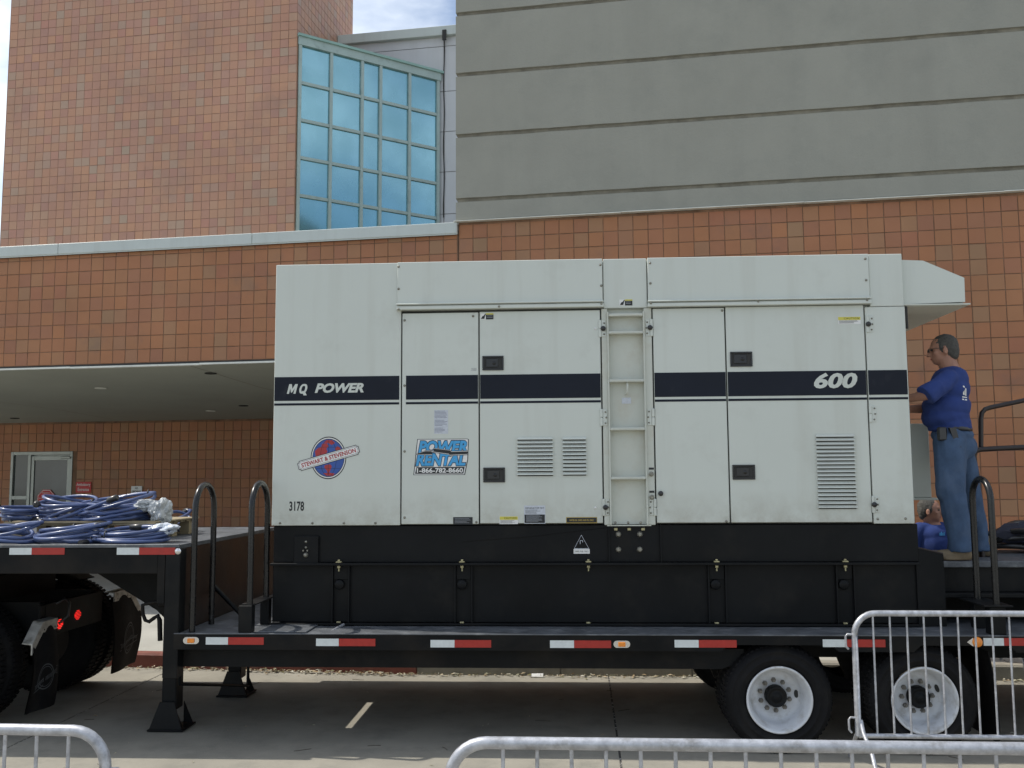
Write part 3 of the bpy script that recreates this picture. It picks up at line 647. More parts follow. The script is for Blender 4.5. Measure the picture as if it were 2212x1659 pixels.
# wheels: outer and inner of each dual, two axles
def wheel(cx, rot, tyre_only=False, Y0=YT+.03):
    R = .402; cz = R-.008
    prof = [(.245, .03), (.262, .012), (.288, .004), (.292, .0), (.30, .0), (.304, .004), (.345, .004), (.349, .0), (.355, .004), (.372, .018), (.39, .04), (.400, .07), (.402, .11), (.400, .15), (.39, .18), (.372, .20), (.30, .22), (.245, .20)]
    b = MB(); b.lathe([(r, Y0+h) for r, h in prof], (cx, 0, cz), 'y', 56)
    for rr, hh in ((.385, .05), (.398, .085), (.398, .135)):   # tread ribs
        pass
    w_ = P('wheel', b, m_rubber)
    tr_ = MB()
    for k in range(64):                        # shoulder lugs
        t_ = 2*math.pi*k/64; c_, s_ = math.cos(t_), math.sin(t_)
        def q(r, y, dt): return (cx+r*math.cos(t_+dt), Y0+y, cz+r*math.sin(t_+dt))
        for y0, y1 in ((.035, .095), (.125, .185)):
            tr_.add([q(.388, y0, -.028), q(.388, y0, .028), q(.399, y1 if y0 < .1 else y0+.01, .028), q(.399, y1 if y0 < .1 else y0+.01, -.028), q(.397 if y0 < .1 else .41, y0+.006, -.022), q(.397 if y0 < .1 else .41, y0+.006, .022), q(.409, y1, .022), q(.409, y1, -.022)],
                    [(0, 1, 2, 3), (4, 5, 6, 7), (0, 4, 5, 1), (1, 5, 6, 2), (2, 6, 7, 3), (3, 7, 4, 0)])
    part(w_, 'tread', tr_, m_rubber, kind='stuff')
    if tyre_only: return
    rb = MB(); rb.lathe([(.228, Y0+.055), (.236, Y0+.02), (.246, Y0+.008), (.243, Y0+.002), (.234, Y0+.002), (.226, Y0+.012), (.219, Y0+.045), (.204, Y0+.075), (.198, Y0+.13), (.19, Y0+.165), (.172, Y0+.18), (.145, Y0+.182), (.080, Y0+.172), (.078, Y0+.19)], (cx, 0, cz), 'y', 64)
    rim = part(w_, 'rim', rb, m_rim)
    # hand hole
    a_ = math.radians(rot); hx, hz = cx+.162*math.cos(a_), cz+.162*math.sin(a_)
    hh = MB(); vs = [(hx+.0165*math.cos(t)*math.cos(a_)-.03*math.sin(t)*math.sin(a_), Y0+.176, hz+.0165*math.cos(t)*math.sin(a_)+.03*math.sin(t)*math.cos(a_)) for t in [2*math.pi*k/20 for k in range(20)]]
    hh.quad(vs[::-1]); part(w_, 'hand_hole', hh, m_dark)
    hb = MB(); hb.lathe([(.079, Y0+.18), (.079, Y0+.115), (.072, Y0+.10), (.064, Y0+.097), (.060, Y0+.105), (.034, Y0+.102), (.030, Y0+.092), (.0005, Y0+.09)], (cx, 0, cz), 'y', 36)
    part(w_, 'hub', hb, m_black)
    nut0 = None
    for k in range(10):
        t_ = math.radians(rot+18+36*k); c = Vector((cx+.1125*math.cos(t_), Y0+.177, cz+.1125*math.sin(t_)))
        if nut0 is None:
            nb = MB(); nb.lathe([(.0005, -.034), (.008, -.034), (.009, -.026), (.0145, -.026), (.016, -.004), (.020, -.003), (.020, 0)], c, 'y', 6, False); nut0 = part(w_, 'lug_nut', nb, m_nut); n0 = c
        else: share(nut0, w_, c-n0)
    return w_
wx = [at(1687, 1520, YT).x, at(2003, 1522, YT).x]
wheel(wx[0], 3); wheel(wx[1], 20)
for x in wx:
    wheel(x, 0, True, YT+.29); wheel(x, 0, True, YB-.25); wheel(x, 0, True, YB-.53)
    P('axle', MB().tube([(x, YT+.2, .394), (x, YB-.2, .394)], .062, 14), m_black2)
    P('spring_hanger', MB().prismY([(x-.45, .60), (x-.38, .42), (x-.3, .40), (x-.26, .60)], 7.90, 7.98), m_black2)
P('suspension_bracket', MB().prismY([(X_(1520, 1433, 7.8), .66), (X_(1555, 1485, 7.8), .5), (X_(1590, 1490, 7.8), .46), (X_(1640, 1433, 7.8), .60), (X_(1640, 1400, 7.8), .84), (X_(1520, 1400, 7.8), .84)], 7.78, 7.84), m_black2)
P('inner_fender', MB().box((X_(1556, 1400, 8.0), 7.86, .30), (X_(1580, 1400, 8.0), 7.9, .62)), m_black2)
xm_ = X_(2118, 1500, 7.5)
fl = MB(); n = 10
for k in range(n):
    z0, z1 = .74-.66*k/n, .74-.66*(k+1)/n; dx = lambda z: .05*math.sin((.74-z)*3.2)
    fl.add([(xm_+dx(z0), 7.33, z0), (xm_+dx(z0), 7.93, z0), (xm_+dx(z1), 7.93, z1), (xm_+dx(z1), 7.33, z1), (xm_+dx(z0)+.008, 7.33, z0), (xm_+dx(z0)+.008, 7.93, z0), (xm_+dx(z1)+.008, 7.93, z1), (xm_+dx(z1)+.008, 7.33, z1)],
           [(0, 1, 2, 3), (7, 6, 5, 4), (0, 3, 7, 4), (1, 5, 6, 2)])
P('mud_flap', fl, m_rubber); 
# landing legs
def leg(x0, x1, ytop, Y, zf=0.02):
    l_ = P('landing_leg', MB().box((x0, Y, .16), (x1, Y+.15, ytop), .008), m_black)
    cx = (x0+x1)/2; cy = Y+.075
    part(l_, 'foot', MB().box((cx-.15, cy-.14, .006), (cx+.15, cy+.14, .022), .004), m_black)
    for s_ in (-1, 1):
        for yy in (cy-.105, cy+.095):
            part(l_, 'foot_gusset', MB().add([(cx+s_*.06, yy, .20), (cx+s_*.14, yy, .024), (cx+s_*.06, yy, .024), (cx+s_*.06, yy+.01, .20), (cx+s_*.14, yy+.01, .024), (cx+s_*.06, yy+.01, .024)], [(0, 1, 2), (5, 4, 3), (0, 3, 4, 1), (1, 4, 5, 2), (0, 2, 5, 3)]), m_black)
    part(l_, 'foot_plate', MB().add([(cx-.06, cy-.11, .235), (cx+.06, cy-.11, .235), (cx+.135, cy-.13, .024), (cx-.135, cy-.13, .024), (cx-.06, cy-.10, .235), (cx+.06, cy-.10, .235), (cx+.135, cy-.12, .024), (cx-.135, cy-.12, .024)], [(3, 2, 1, 0), (4, 5, 6, 7), (0, 1, 5, 4), (1, 2, 6, 5), (3, 0, 4, 7)]), m_black); return l_
YL = 7.80
leg(X_(352, 1400, YL), X_(383, 1400, YL), 1.3, YL)
leg(X_(492, 1470, 9.0), X_(520, 1470, 9.0), .7, 9.0)
P('leg_guard', MB().tube([at(388, 1405, 7.45), at(388, 1478, 7.45), at(536, 1481, 8.6), at(536, 1405, 8.6)], .014, 6), m_black)
# crank handle
q = lambda x, y: at(x, y, 7.40)
P('crank_handle', MB().tube([at(378, 1296, 7.56), q(352, 1298), q(322, 1303), q(308, 1307), q(309, 1327), q(314, 1340), q(322, 1343), q(333, 1335), q(341, 1330), q(345, 1340), q(346, 1384)], [.015]*8+[.017, .019, .019], 8), m_black2)
P('gear_box', MB().box((X_(346, 1290, 7.55), 7.5, Z_(346, 1312, 7.5)), (X_(372, 1270, 7.55), 7.58, Z_(346, 1270, 7.5)), .01), m_black2)
# ramp brace against the bulkhead, fold plate on the deck
P('brace', MB().tube([at(444, 1247, 8.0), at(536, 1343, 8.0)], .02, 8), m_black)
P('deck_plate', MB().box((-2.36, YT+.03, ZD+.002), (-1.98, YT+.42, ZD+.012), .003), m_deck)
P('deck_bar', MB().tube([at(713, 1366, 7.4), at(742, 1349, 7.62)], .012, 6), m_galv)
# grab rails (hoops)
def hoop(x, y0, y1, z0, ztop, r=.024):
    c = (y0+y1)/2; R_ = (y1-y0)/2
    pts = [Vector((x, y0, z0)), Vector((x, y0, (z0+ztop)/2))]+arc((x, c, ztop-R_), R_, 180, 0, 12, (0, 1, 0), (0, 0, 1))+[Vector((x, y1, (z0+ztop)/2)), Vector((x, y1, z0))]
    return P('grab_rail', MB().tube(pts, r, 12), m_gloss)
hoop(-2.885, YT+.06, YT+.46, ZD, 2.01)
XH = -2.435
o = hoop(XH, YT+.06, YT+.46, ZD, 2.02)
part(o, 'step_plate', MB().box((XH-.06, YT+.05, 1.081), (XH+.055, YT+.56, 1.091), .003), m_black)
part(o, 'socket', MB().box((XH-.075, YT+.02, ZD+.002), (XH+.03, YT+.10, 1.08), .004), m_black)
part(o, 'socket', MB().box((XH-.035, YT+.42, ZD+.002), (XH+.035, YT+.50, 1.08), .004), m_black)
xh = at(2144, 1150, YT+.05).x
o = hoop(xh, YT+.05, YT+.37, 1.09, 2.02)
part(o, 'step_plate', MB().box((xh-.11, YT-.0, 1.078), (xh+.10, YT+.45, 1.09), .003), m_black)
part(o, 'socket', MB().box((xh-.06, YT+.02, ZD+.002), (xh+.05, YT+.12, 1.077), .004), m_black)
part(o, 'socket', MB().box((xh-.05, YT+.32, ZD+.002), (xh+.03, YT+.40, 1.077), .004), m_black)
# rear platform where the man stands
zp = 1.362
P('rear_platform', MB().box((3.02, 7.82, zp-.05), (XE, 8.95, zp), .006), m_deck)
P('platform_front', MB().box((3.04, 7.87, 1.12), (XE, 8.9, zp-.052)), m_black)
P('platform_ledge', MB().box((2.9, 7.74, 1.085), (XE, 9.0, 1.117), .004), m_black)
for x in (3.3, 3.75, 4.4, 5.1): P('platform_post', MB().box((x, 7.80, ZD+.002), (x+.08, 7.88, 1.083), .004), m_black)
P('platform_back', MB().box((2.9, 8.05, ZD+.002), (XE, 9.6, 1.083)), m_black2)
# black hinged panel in front of the second man
a = at(1983, 1300, 7.66); b_ = at(2043, 1300, 7.66)
P('end_panel', MB().prismY([(a.x, ZD+.004), (b_.x, ZD+.004), (b_.x, Z_(2043, 1198, 7.66)), (a.x, Z_(1983, 1184, 7.66))], 7.66, 7.72), m_black)
P('end_panel_edge', MB().tube([(a.x, 7.67, Z_(1983, 1184, 7.66)+.006), (b_.x, 7.67, Z_(2043, 1198, 7.66)+.006)], .008, 6), m_rail)

# rear guard rails
gr = thing('guard_rail', 'dark tubular guard rail rising behind the right hand barrier at the trailer rear', 'guard rail', (3.6, 8.1, zp))
Yr = 8.25
part(gr, 'rail', MB().tube([at(2119, 975, Yr), at(2119, 905, Yr), at(2121, 892, Yr), at(2128, 884, Yr), at(2140, 880, Yr), at(2212, 865, Yr), at(2330, 842, Yr)], .02, 10), m_rail)
Yr = 8.2
part(gr, 'rail', MB().tube([Vector((at(2114, 1040, Yr).x, Yr, zp)), at(2113, 1037, Yr), at(2106, 1005, Yr), at(2104, 985, Yr), at(2107, 975, Yr), at(2116, 971, Yr), at(2150, 969, Yr), at(2212, 966, Yr), at(2330, 962, Yr)], .022, 10), m_rail)
p = at(2290, 970, 8.22); part(gr, 'post', MB().tube([(p.x, 8.22, zp), (p.x, 8.22, at(2290, 850, 8.22).z)], .02, 10), m_rail)

# coiled black hose heap on the platform, far right
hs = thing('cable_heap', 'heap of dark cables lying on the platform beside the standing man', 'cable', (4.3, 8.6, zp))
random.seed(21)
for k in range(5):
    c = Vector((4.35+random.uniform(-.1, .1), 8.75+random.uniform(-.1, .1), zp+.045+k*.045)); rx, ry = random.uniform(.42, .6), random.uniform(.22, .35); ph = random.uniform(0, 6)
    pts = [c+Vector((rx*math.cos(t+ph), ry*math.sin(t+ph), .018*math.sin(3*t+k))) for t in [2*math.pi*i/28 for i in range(28)]]
    part(hs, 'loop', MB().tube(pts, .026, 7, closed=True), m_cblk)

# =================================================================== GENERATOR
YG = 7.62
XL, XR, ZT, ZB = -2.372, 2.752, 3.828, 1.672
gen = thing('generator', 'big white enclosed generator set with navy stripe on a black fuel tank base', 'generator', ((XL+XR)/2, YG, ZD))
def Q(n, b, m_, parent=None, label=None, kind=None, fixn=False): return part(parent or gen, n, b, m_, label, kind, fixn)
gx = lambda x, y=850: at(x, y, YG).x
gz = lambda x, y: at(x, y, YG).z
GB = 9.55
Q('enclosure', MB().box((XL+.002, YG+.052, ZB+.002), (XR-.002, GB, ZT-.006), .004), m_white)
# dark sheets standing in for the shade in the door gaps
xs = dict(e=XL, a=gx(867), b=gx(1035), c=gx(1300), d=gx(1412), f=gx(1570.5), g=gx(1874.5), r=XR)
x863 = gx(859, 620); x1302 = gx(1302, 610); x1398 = gx(1398, 610); x1876 = gx(1876, 600)
zdt = gz(1100, 671.5); zlad = gz(1350, 666)
Q('gap_shade', MB().box((xs['a']-.002, YG+.03, ZB+.004), (xs['c']+.004, YG+.0515, zdt+.01)), m_dark)
Q('gap_shade', MB().box((xs['d']-.006, YG+.03, ZB+.004), (xs['g']+.006, YG+.0515, zdt+.012)), m_dark)
gp = .0055
def panel(name, x0, x1, z0, z1, dirty=False, y=0., th=.03, label=None):
    return Q(name, MB().box((x0, YG+y, z0), (x1, YG+y+th, z1), .004), m_whited if dirty else m_white, label=label)
pe_ = panel('end_panel', XL, xs['a']-gp, ZB, ZT, th=.05)
d1 = panel('door_panel', xs['a']+gp, xs['b']-gp, ZB+.008, zdt-.008)
d2 = panel('door', xs['b']+gp, xs['c']-gp, ZB+.012, zdt-.004)
d3 = panel('door_panel', xs['d']+gp, xs['f']-gp, ZB+.012, zdt+.0)
d4 = panel('door', xs['f']+gp, xs['g']-gp, ZB+.012, zdt+.004)
rl = panel('corner_panel', xs['g']+gp, XR, ZB, gz(1910, 662)-.002, th=.05)
ru = panel('corner_panel', x1876+.004, XR-.006, gz(1910, 662)+.002, ZT, th=.05)
uc = panel('top_panel', x1302+.004, x1398-.004, zlad+.003, ZT, th=.05)
# proud upper cowls with drip lips
for (a, c) in ((x863, x1302-.003), (x1398+.003, x1876)):
    zl0 = gz((1080 if a < 0 else 1640), 668 if a < 0 else 661); zl1 = zl0+.052
    o = Q('cowl', MB().box((a, YG-.018, zl1), (c, YG+.05, ZT), .004), m_white)
    part(o, 'drip_lip', MB().prismX(a-.006, c+.006, [(YG-.045, zl0+.018), (YG-.045, zl0+.008), (YG+.03, zl0), (YG+.03, zl1+.006), (YG-.018, zl1+.006), (YG-.05, zl1-.004), (YG-.05, zl1-.012), (YG-.028, zl1-.014), (YG-.028, zl0+.02)]) if hasattr(MB, 'prismX') else MB().box((a-.006, YG-.045, zl0), (c+.006, YG+.03, zl0+.030), .004).box((a-.006, YG-.052, zl1-.012), (c+.006, YG-.0, zl1), .004).box((a-.002, YG-.022, zl0+.031), (c+.002, YG+.02, zl1-.013)), m_white)
# ladder bay
lx0, lx1 = gx(1315), gx(1393)
Q('ladder_post', MB().box((xs['c']+gp, YG, ZB-.004), (lx0-.003, YG+.05, zlad), .004), m_whited)
Q('ladder_post', MB().box((lx1+.003, YG, ZB-.004), (xs['d']-gp, YG+.05, zlad), .004), m_whited)
# the recess is cut in front of the enclosure, so the step box stands proud of a back plate
Q('ladder_back', MB().box((lx0-.0025, YG+.046, ZB-.0), (lx1+.0025, YG+.0515, zlad-.001)), m_whited)
for x in (lx0, lx1): Q('ladder_rail', MB().box((x-.006, YG-.02, ZB-.002), (x+.006, YG+.045, zlad-.03), .002), m_whited)
for y in (681, 719, 823, 927, 1033):
    z = gz(1354, y); r_ = Q('rung', MB().box((lx0+.007, YG-.024, z-.010), (lx1-.007, YG+.045, z+.012), .004), m_whited)
    if y > 700:
        tb = MB()
        for k in range(13):
            x = lx0+.02+(lx1-lx0-.04)*k/12; tb.box((x-.006, YG-.0265, z-.007+.006*(k % 2)), (x+.006, YG-.0235, z-.001+.006*(k % 2)))
        part(r_, 'tread_studs', tb, m_whited, kind='stuff')
Q('ladder_foot', MB().box((lx0-.03, YG-.005, ZB-.012), (lx1+.03, YG+.05, ZB-.0045)), m_whited)
p = at(1354, 840, YG+.02); Q('pull_hook', MB().tube([(p.x, YG+.045, p.z+.05), (p.x, YG-.0, p.z+.05), (p.x+.004, YG-.012, p.z+.03), (p.x+.002, YG-.012, p.z-.02), (p.x-.004, YG+.0, p.z-.042), (p.x-.008, YG+.02, p.z-.045)], .009, 8), m_whited)
# navy stripe segments
zs0, zs1 = gz(1100, 861), gz(1100, 809); zt0, zt1 = gz(1100, 871.2), gz(1100, 866.4)
for par, a, c in ((pe_, XL+.004, gx(862.5)), (d1, gx(877), xs['b']-gp-.003), (d2, xs['b']+gp+.003, xs['c']-gp-.003), (d3, xs['d']+gp+.003, xs['f']-gp-.003), (d4, xs['f']+gp+.003, xs['g']-gp-.003), (rl, xs['g']+gp+.003, XR-.008)):
    part(par, 'stripe', MB().box((a, YG-.0022, zs0), (c, YG-.0004, zs1)), m_navy)
    part(par, 'pinstripe', MB().box((a, YG-.0022, zt0), (c, YG-.0004, zt1)), m_navy)
# lettering
def rect(x0, y0, x1, y1): return gx(x0, (y0+y1)/2), gx(x1, (y0+y1)/2), gz((x0+x1)/2, y1), gz((x0+x1)/2, y0)
YS = YG-.0035
a = rect(620, 829, 786, 851)
xw = gx(664); 
def glyph(polys, x0, x1, z0, z1, shear=.24):
    b = MB(); H_ = z1-z0; wd_ = x1-x0-shear*H_
    for pl_ in polys: b.quad([(x0+u*wd_+shear*v*H_, YS, z0+v*H_) for u, v in pl_])
    part(pe_, 'lettering', b, m_white)
glyph([[(0, 0), (.25, 0), (.25, .55), (.44, .12), (.56, .12), (.75, .55), (.75, 0), (1, 0), (1, 1), (.70, 1), (.5, .52), (.30, 1), (0, 1)]], a[0], gx(643.5), a[2]+.004, a[3])
oo = [(.5+.5*math.cos(t)*(abs(math.cos(t))**-.25 if abs(math.cos(t)) > .05 else 1), .5+.5*math.sin(t)) for t in [2*math.pi*i/28 for i in range(28)]]
oo = [(min(1, max(0, u)), v) for u, v in oo]; oi_ = [(.5+(u-.5)*.46, .5+(v-.5)*.62) for u, v in oo]
glyph([[oo[i], oo[(i+1) % 28], oi_[(i+1) % 28], oi_[i]] for i in range(28)], gx(644.5), gx(666), a[2]+.004, a[3])
part(pe_, 'lettering', MB().quad([(gx(652.5), YS-.0005, a[2]+.026), (gx(656), YS-.0005, a[2]-.010), (gx(663), YS-.0005, a[2]-.010), (gx(658.5), YS-.0005, a[2]+.026)]), m_white)
text(pe_, 'lettering', 'POWER', gx(680), a[1], a[2]+.008, a[3]+.004, YS, m_white, .045, .28)
a = rect(1758, 805, 1852, 839); text(d4, 'lettering', '600', *a, YS, m_white, .04, .22)
a = rect(625, 1083, 657, 1104); text(pe_, 'fleet_number', '3178', *a, YG-.0006, m_print, .03, 0)
# globe emblem
gc = Vector((gx(709.5, 989), 0, gz(709.5, 989))); rx, rz = abs(gx(748, 989)-gx(671, 989))/2, (gz(709, 943)-gz(709, 1035))/2
def ell(k, y, m_, n, par=pe_, kx=None):
    return part(par, n, MB().quad([(gc.x+rx*(kx or k)*math.cos(t), y, gc.z+rz*k*math.sin(t)) for t in [2*math.pi*i/48 for i in range(48)]]), m_)
ell(1, YG-.0006, m_print, 'emblem_outline'); ell(.95, YG-.0010, m_swhite, 'emblem_ring'); ell(.90, YG-.0013, m_print, 'emblem_outline'); ell(.87, YG-.0016, m_globe, 'emblem_disc')
def land(pts, n='emblem_land'): part(pe_, n, MB().quad([(gc.x+rx*u, YG-.0020, gc.z+rz*v) for u, v in pts]), m_gred)
land([(-.72, .10), (-.76, .32), (-.60, .46), (-.42, .50), (-.36, .66), (-.1, .70), (.0, .55), (-.12, .42), (-.05, .30), (-.2, .12), (-.34, .02), (-.5, -.02)])
land([(-.3, .72), (-.1, .84), (.2, .83), (.36, .7), (.18, .60), (.02, .68)])
land([(.35, .42), (.5, .55), (.66, .46), (.76, .28), (.62, .22), (.48, .24)])
land([(-.2, -.34), (.1, -.30), (.2, -.40), (.1, -.62), (.0, -.78), (-.08, -.60), (-.22, -.46)])
land([(-.3, -.72), (-.1, -.84), (.25, -.84), (.38, -.74), (.1, -.70)])
gl_ = MB()
for k in (-.45, 0, .45):
    pts = [(gc.x+rx*k*math.cos(t), YG-.0024, gc.z+rz*.86*math.sin(t)) for t in [(-90+180*i/24)/180*math.pi for i in range(25)]]
    for u, v in zip(pts, pts[1:]): gl_.quad([(u[0]-.0013, u[1], u[2]), (u[0]+.0013, u[1], u[2]), (v[0]+.0013, v[1], v[2]), (v[0]-.0013, v[1], v[2])])
for k in (-.5, 0., .5):
    w_ = rx*.86*math.sqrt(1-k*k); gl_.quad([(gc.x-w_, YG-.0024, gc.z+rz*k-.001), (gc.x+w_, YG-.0024, gc.z+rz*k-.001), (gc.x+w_, YG-.0024, gc.z+rz*k+.001), (gc.x-w_, YG-.0024, gc.z+rz*k+.001)])
part(pe_, 'emblem_grid', gl_, m_print)
pl = Vector((gx(644, 1006), 0, gz(644, 1008))); pr_ = Vector((gx(776, 970), 0, gz(776, 970))); ang = math.atan2(pr_.z-pl.z, pr_.x-pl.x); bl = (pr_-pl).length; bc = (pl+pr_)/2
def banner(hw, hh, ch, y, m_, n):
    pts = [(-hw+ch, -hh), (hw-ch, -hh), (hw-ch, -hh+ch*.6), (hw, -hh+ch), (hw, hh-ch), (hw-ch, hh-ch*.6), (hw-ch, hh), (-hw+ch, hh), (-hw+ch, hh-ch*.6), (-hw, hh-ch), (-hw, -hh+ch), (-hw+ch, -hh+ch*.6)]
    ca, sa = math.cos(ang), math.sin(ang); part(pe_, n, MB().quad([(bc.x+u*ca-v*sa, y, bc.z+u*sa+v*ca) for u, v in pts]), m_)
banner(bl/2, .041, .016, YG-.0028, m_print, 'banner_outline'); banner(bl/2-.005, .036, .015, YG-.0032, m_swhite, 'banner'); banner(bl/2-.011, .030, .013, YG-.0035, m_print, 'banner_outline'); banner(bl/2-.0135, .0275, .012, YG-.0038, m_swhite, 'banner')
hw = bl/2-.03; text(pe_, 'lettering', 'STEWART & STEVENSON', bc.x-hw, bc.x+hw, bc.z-.018, bc.z+.018, YG-.0043, m_gred, .03, 0, ang)
# rental decal
def dec(a0, b0, a1, b1): return rect(a0, b0, a1, b1)
c0 = dec(893, 948, 1013, 1026)
def D_(u, v): return (c0[0]+(c0[1]-c0[0])*u, c0[2]+(c0[3]-c0[2])*v)
def dpoly(pts, y, m_, n): part(d1, n, MB().quad([(D_(u, v)[0], y, D_(u, v)[1]) for u, v in pts]), m_)
dpoly([(.0, .0), (.93, .0), (.985, .42), (1.0, .98), (.97, 1.0), (.07, 1.0), (.045, .7), (.03, .42)], YG-.0006, m_print, 'decal_outline')
dpoly([(.015, .015), (.915, .015), (.97, .42), (.985, .975), (.965, .985), (.08, .985), (.06, .7), (.045, .42)], YG-.0010, m_swhite, 'decal_ground')
dpoly([(.03, .035), (.90, .035), (.925, .22), (.055, .22)], YG-.0014, m_print, 'decal_bar')
t = [D_(.06, .60), D_(.975, .95)]; 
for bo, mm_, yy in ((.085, m_print, YG-.0016), (.045, m_pblue, YG-.0021)):
    e_ = .006 if bo > .06 else 0
    text(d1, 'lettering', 'POWER', t[0][0]-e_+.012, t[1][0]+e_, t[0][1]-e_, t[1][1]+e_, yy, mm_, bo, .22)
    u = [D_(.045, .255), D_(.94, .60)]; text(d1, 'lettering', 'RENTAL', u[0][0]-e_, u[1][0]+e_, u[0][1]-e_, u[1][1]+e_, yy-.0006, mm_, bo, .22)
for k, mm_, yy in ((.035, m_print, YG-.0032), (.022, m_swhite, YG-.0036), (.008, m_print, YG-.0040)):
    dpoly([(.03, .575-k*.3), (.34, .58-k), (.33, .66-k), (.64, .59-k), (.65, .56-k), (.97, .58-k), (.99, .64+k), (.68, .63+k), (.67, .67+k*.6), (.36, .73+k*.6), (.37, .65+k), (.22, .655+k)], yy, mm_, 'lightning_bolt')
u = [D_(.065, .06), D_(.895, .195)]; text(d1, 'lettering', '1-866-782-8660', u[0][0], u[1][0], u[0][1], u[1][1], YG-.0020, m_swhite, .03, 0.)
# paper notice
a = rect(938, 886, 968, 937); nb = MB(); random.seed(5)
part(d1, 'paper_notice', MB().box((a[0], YG-.0016, a[2]), (a[1], YG-.0004, a[3])), m_paper)
for k in range(17):
    z = a[3]-.008-k*(a[3]-a[2]-.012)/17; w_ = (a[1]-a[0])*random.uniform(.5, .92)
    if k in (6, 12): continue
    nb.box((a[0]+.004, YG-.0024, z-.0016), (a[0]+.004+w_, YG-.0017, z+.0012))
part(d1, 'print_lines', nb, mat('print_faint', (.12, .13, .2), .6), kind='stuff')
def label(par, x0, y0, x1, y1, ground, bands, name='warning_label'):
    a = rect(x0, y0, x1, y1); o = part(par, name, MB().box((a[0], YG-.0016, a[2]), (a[1], YG-.0004, a[3]), .0), ground)
    return a
def lines(par, a, u0, u1, v0, v1, n, m_, th=.0018):
    b = MB(); W_, H_ = a[1]-a[0], a[3]-a[2]
    for k in range(n):
        v = v0+(v1-v0)*(k+.5)/n; b.box((a[0]+W_*u0, YG-.0034, a[2]+H_*v-th/2), (a[0]+W_*(u0+(u1-u0)*random.uniform(.7, 1)), YG-.0026, a[2]+H_*v+th/2))
    part(par, 'print_lines', b, m_, kind='stuff')
for par, r4 in ((d4, (1810, 684, 1859, 700)), (d2, (1079, 1115, 1119, 1132))):
    a = label(par, *r4, m_swhite, None, 'caution_label'); H_ = a[3]-a[2]
    part(par, 'label_band', MB().box((a[0]+.002, YG-.0026, a[2]+H_*.54), (a[1]-.002, YG-.0017, a[3]-.002)), m_yel)
    text(par, 'lettering', 'CAUTION', a[0]+(a[1]-a[0])*.26, a[1]-.012, a[2]+H_*.64, a[2]+H_*.88, YG-.0032, m_print, .01, 0, sp=1.3)
    lines(par, a, .04, .9, .08, .5, 4, m_print, .0016)
a = label(d2, 1132, 1092, 1178, 1131, m_paper, None, 'data_label'); H_ = a[3]-a[2]
part(d2, 'label_band', MB().box((a[0]+.004, YG-.0026, a[2]+.005), (a[1]-.004, YG-.0017, a[2]+H_*.5)), m_print)
text(d2, 'lettering', 'GENERATOR SET', a[0]+.01, a[1]-.01, a[2]+H_*.82, a[2]+H_*.9, YG-.003, m_print, .0)
lines(d2, a, .06, .8, .55, .78, 4, m_print); lines(d2, a, .1, .85, .1, .46, 6, m_paper)
a = label(d2, 1223, 1117, 1290, 1130, m_gold, None, 'service_label'); H_ = a[3]-a[2]
part(d2, 'label_band', MB().box((a[0]+.004, YG-.0026, a[2]+.005), (a[1]-.004, YG-.0017, a[3]-.005)), m_print)
text(d2, 'lettering', 'WATER·OIL CHECK AND FILL DAILY', a[0]+.025, a[1]-.025, a[2]+H_*.34, a[2]+H_*.64, YG-.003, m_gold, .02)
a = label(d1, 979, 1117, 1021, 1133, m_print, None, 'data_label'); lines(d1, a, .08, .9, .15, .88, 4, m_paper, .0015)
a = rect(1018, 795, 1029, 801); text(d1, 'lettering', '3550', *a, YG-.0006, mat('print_grey', (.22, .23, .25)), .01)
for par, r4, yy in ((d2, (1038, 677, 1066, 690), 0), (uc, (1338, 647, 1366, 660), 0)):
    a = label(par, *r4, m_swhite, None, 'safety_label'); W_, H_ = a[1]-a[0], a[3]-a[2]
    part(par, 'label_band', MB().box((a[0]+W_*.42, YG-.0026, a[2]), (a[1], YG-.0017, a[3]-H_*.22)), m_print)
    part(par, 'label_band', MB().box((a[0]+W_*.42, YG-.0026, a[3]-H_*.2), (a[1], YG-.0017, a[3])), m_yel)
    part(par, 'pictogram', MB().quad([(a[0]+W_*u, YG-.0028, a[2]+H_*v) for u, v in ((.04, .08), (.30, .10), (.33, .4), (.42, .92), (.36, .95), (.26, .62), (.16, .55), (.08, .30))]), m_print)
    lines(par, a, .5, .95, .2, .7, 2, m_paper)
a = rect(1344, 858, 1364, 871); o = Q('small_plate', MB().box((a[0], YG+.0436, a[2]), (a[1], YG+.0456, a[3])), m_paper)
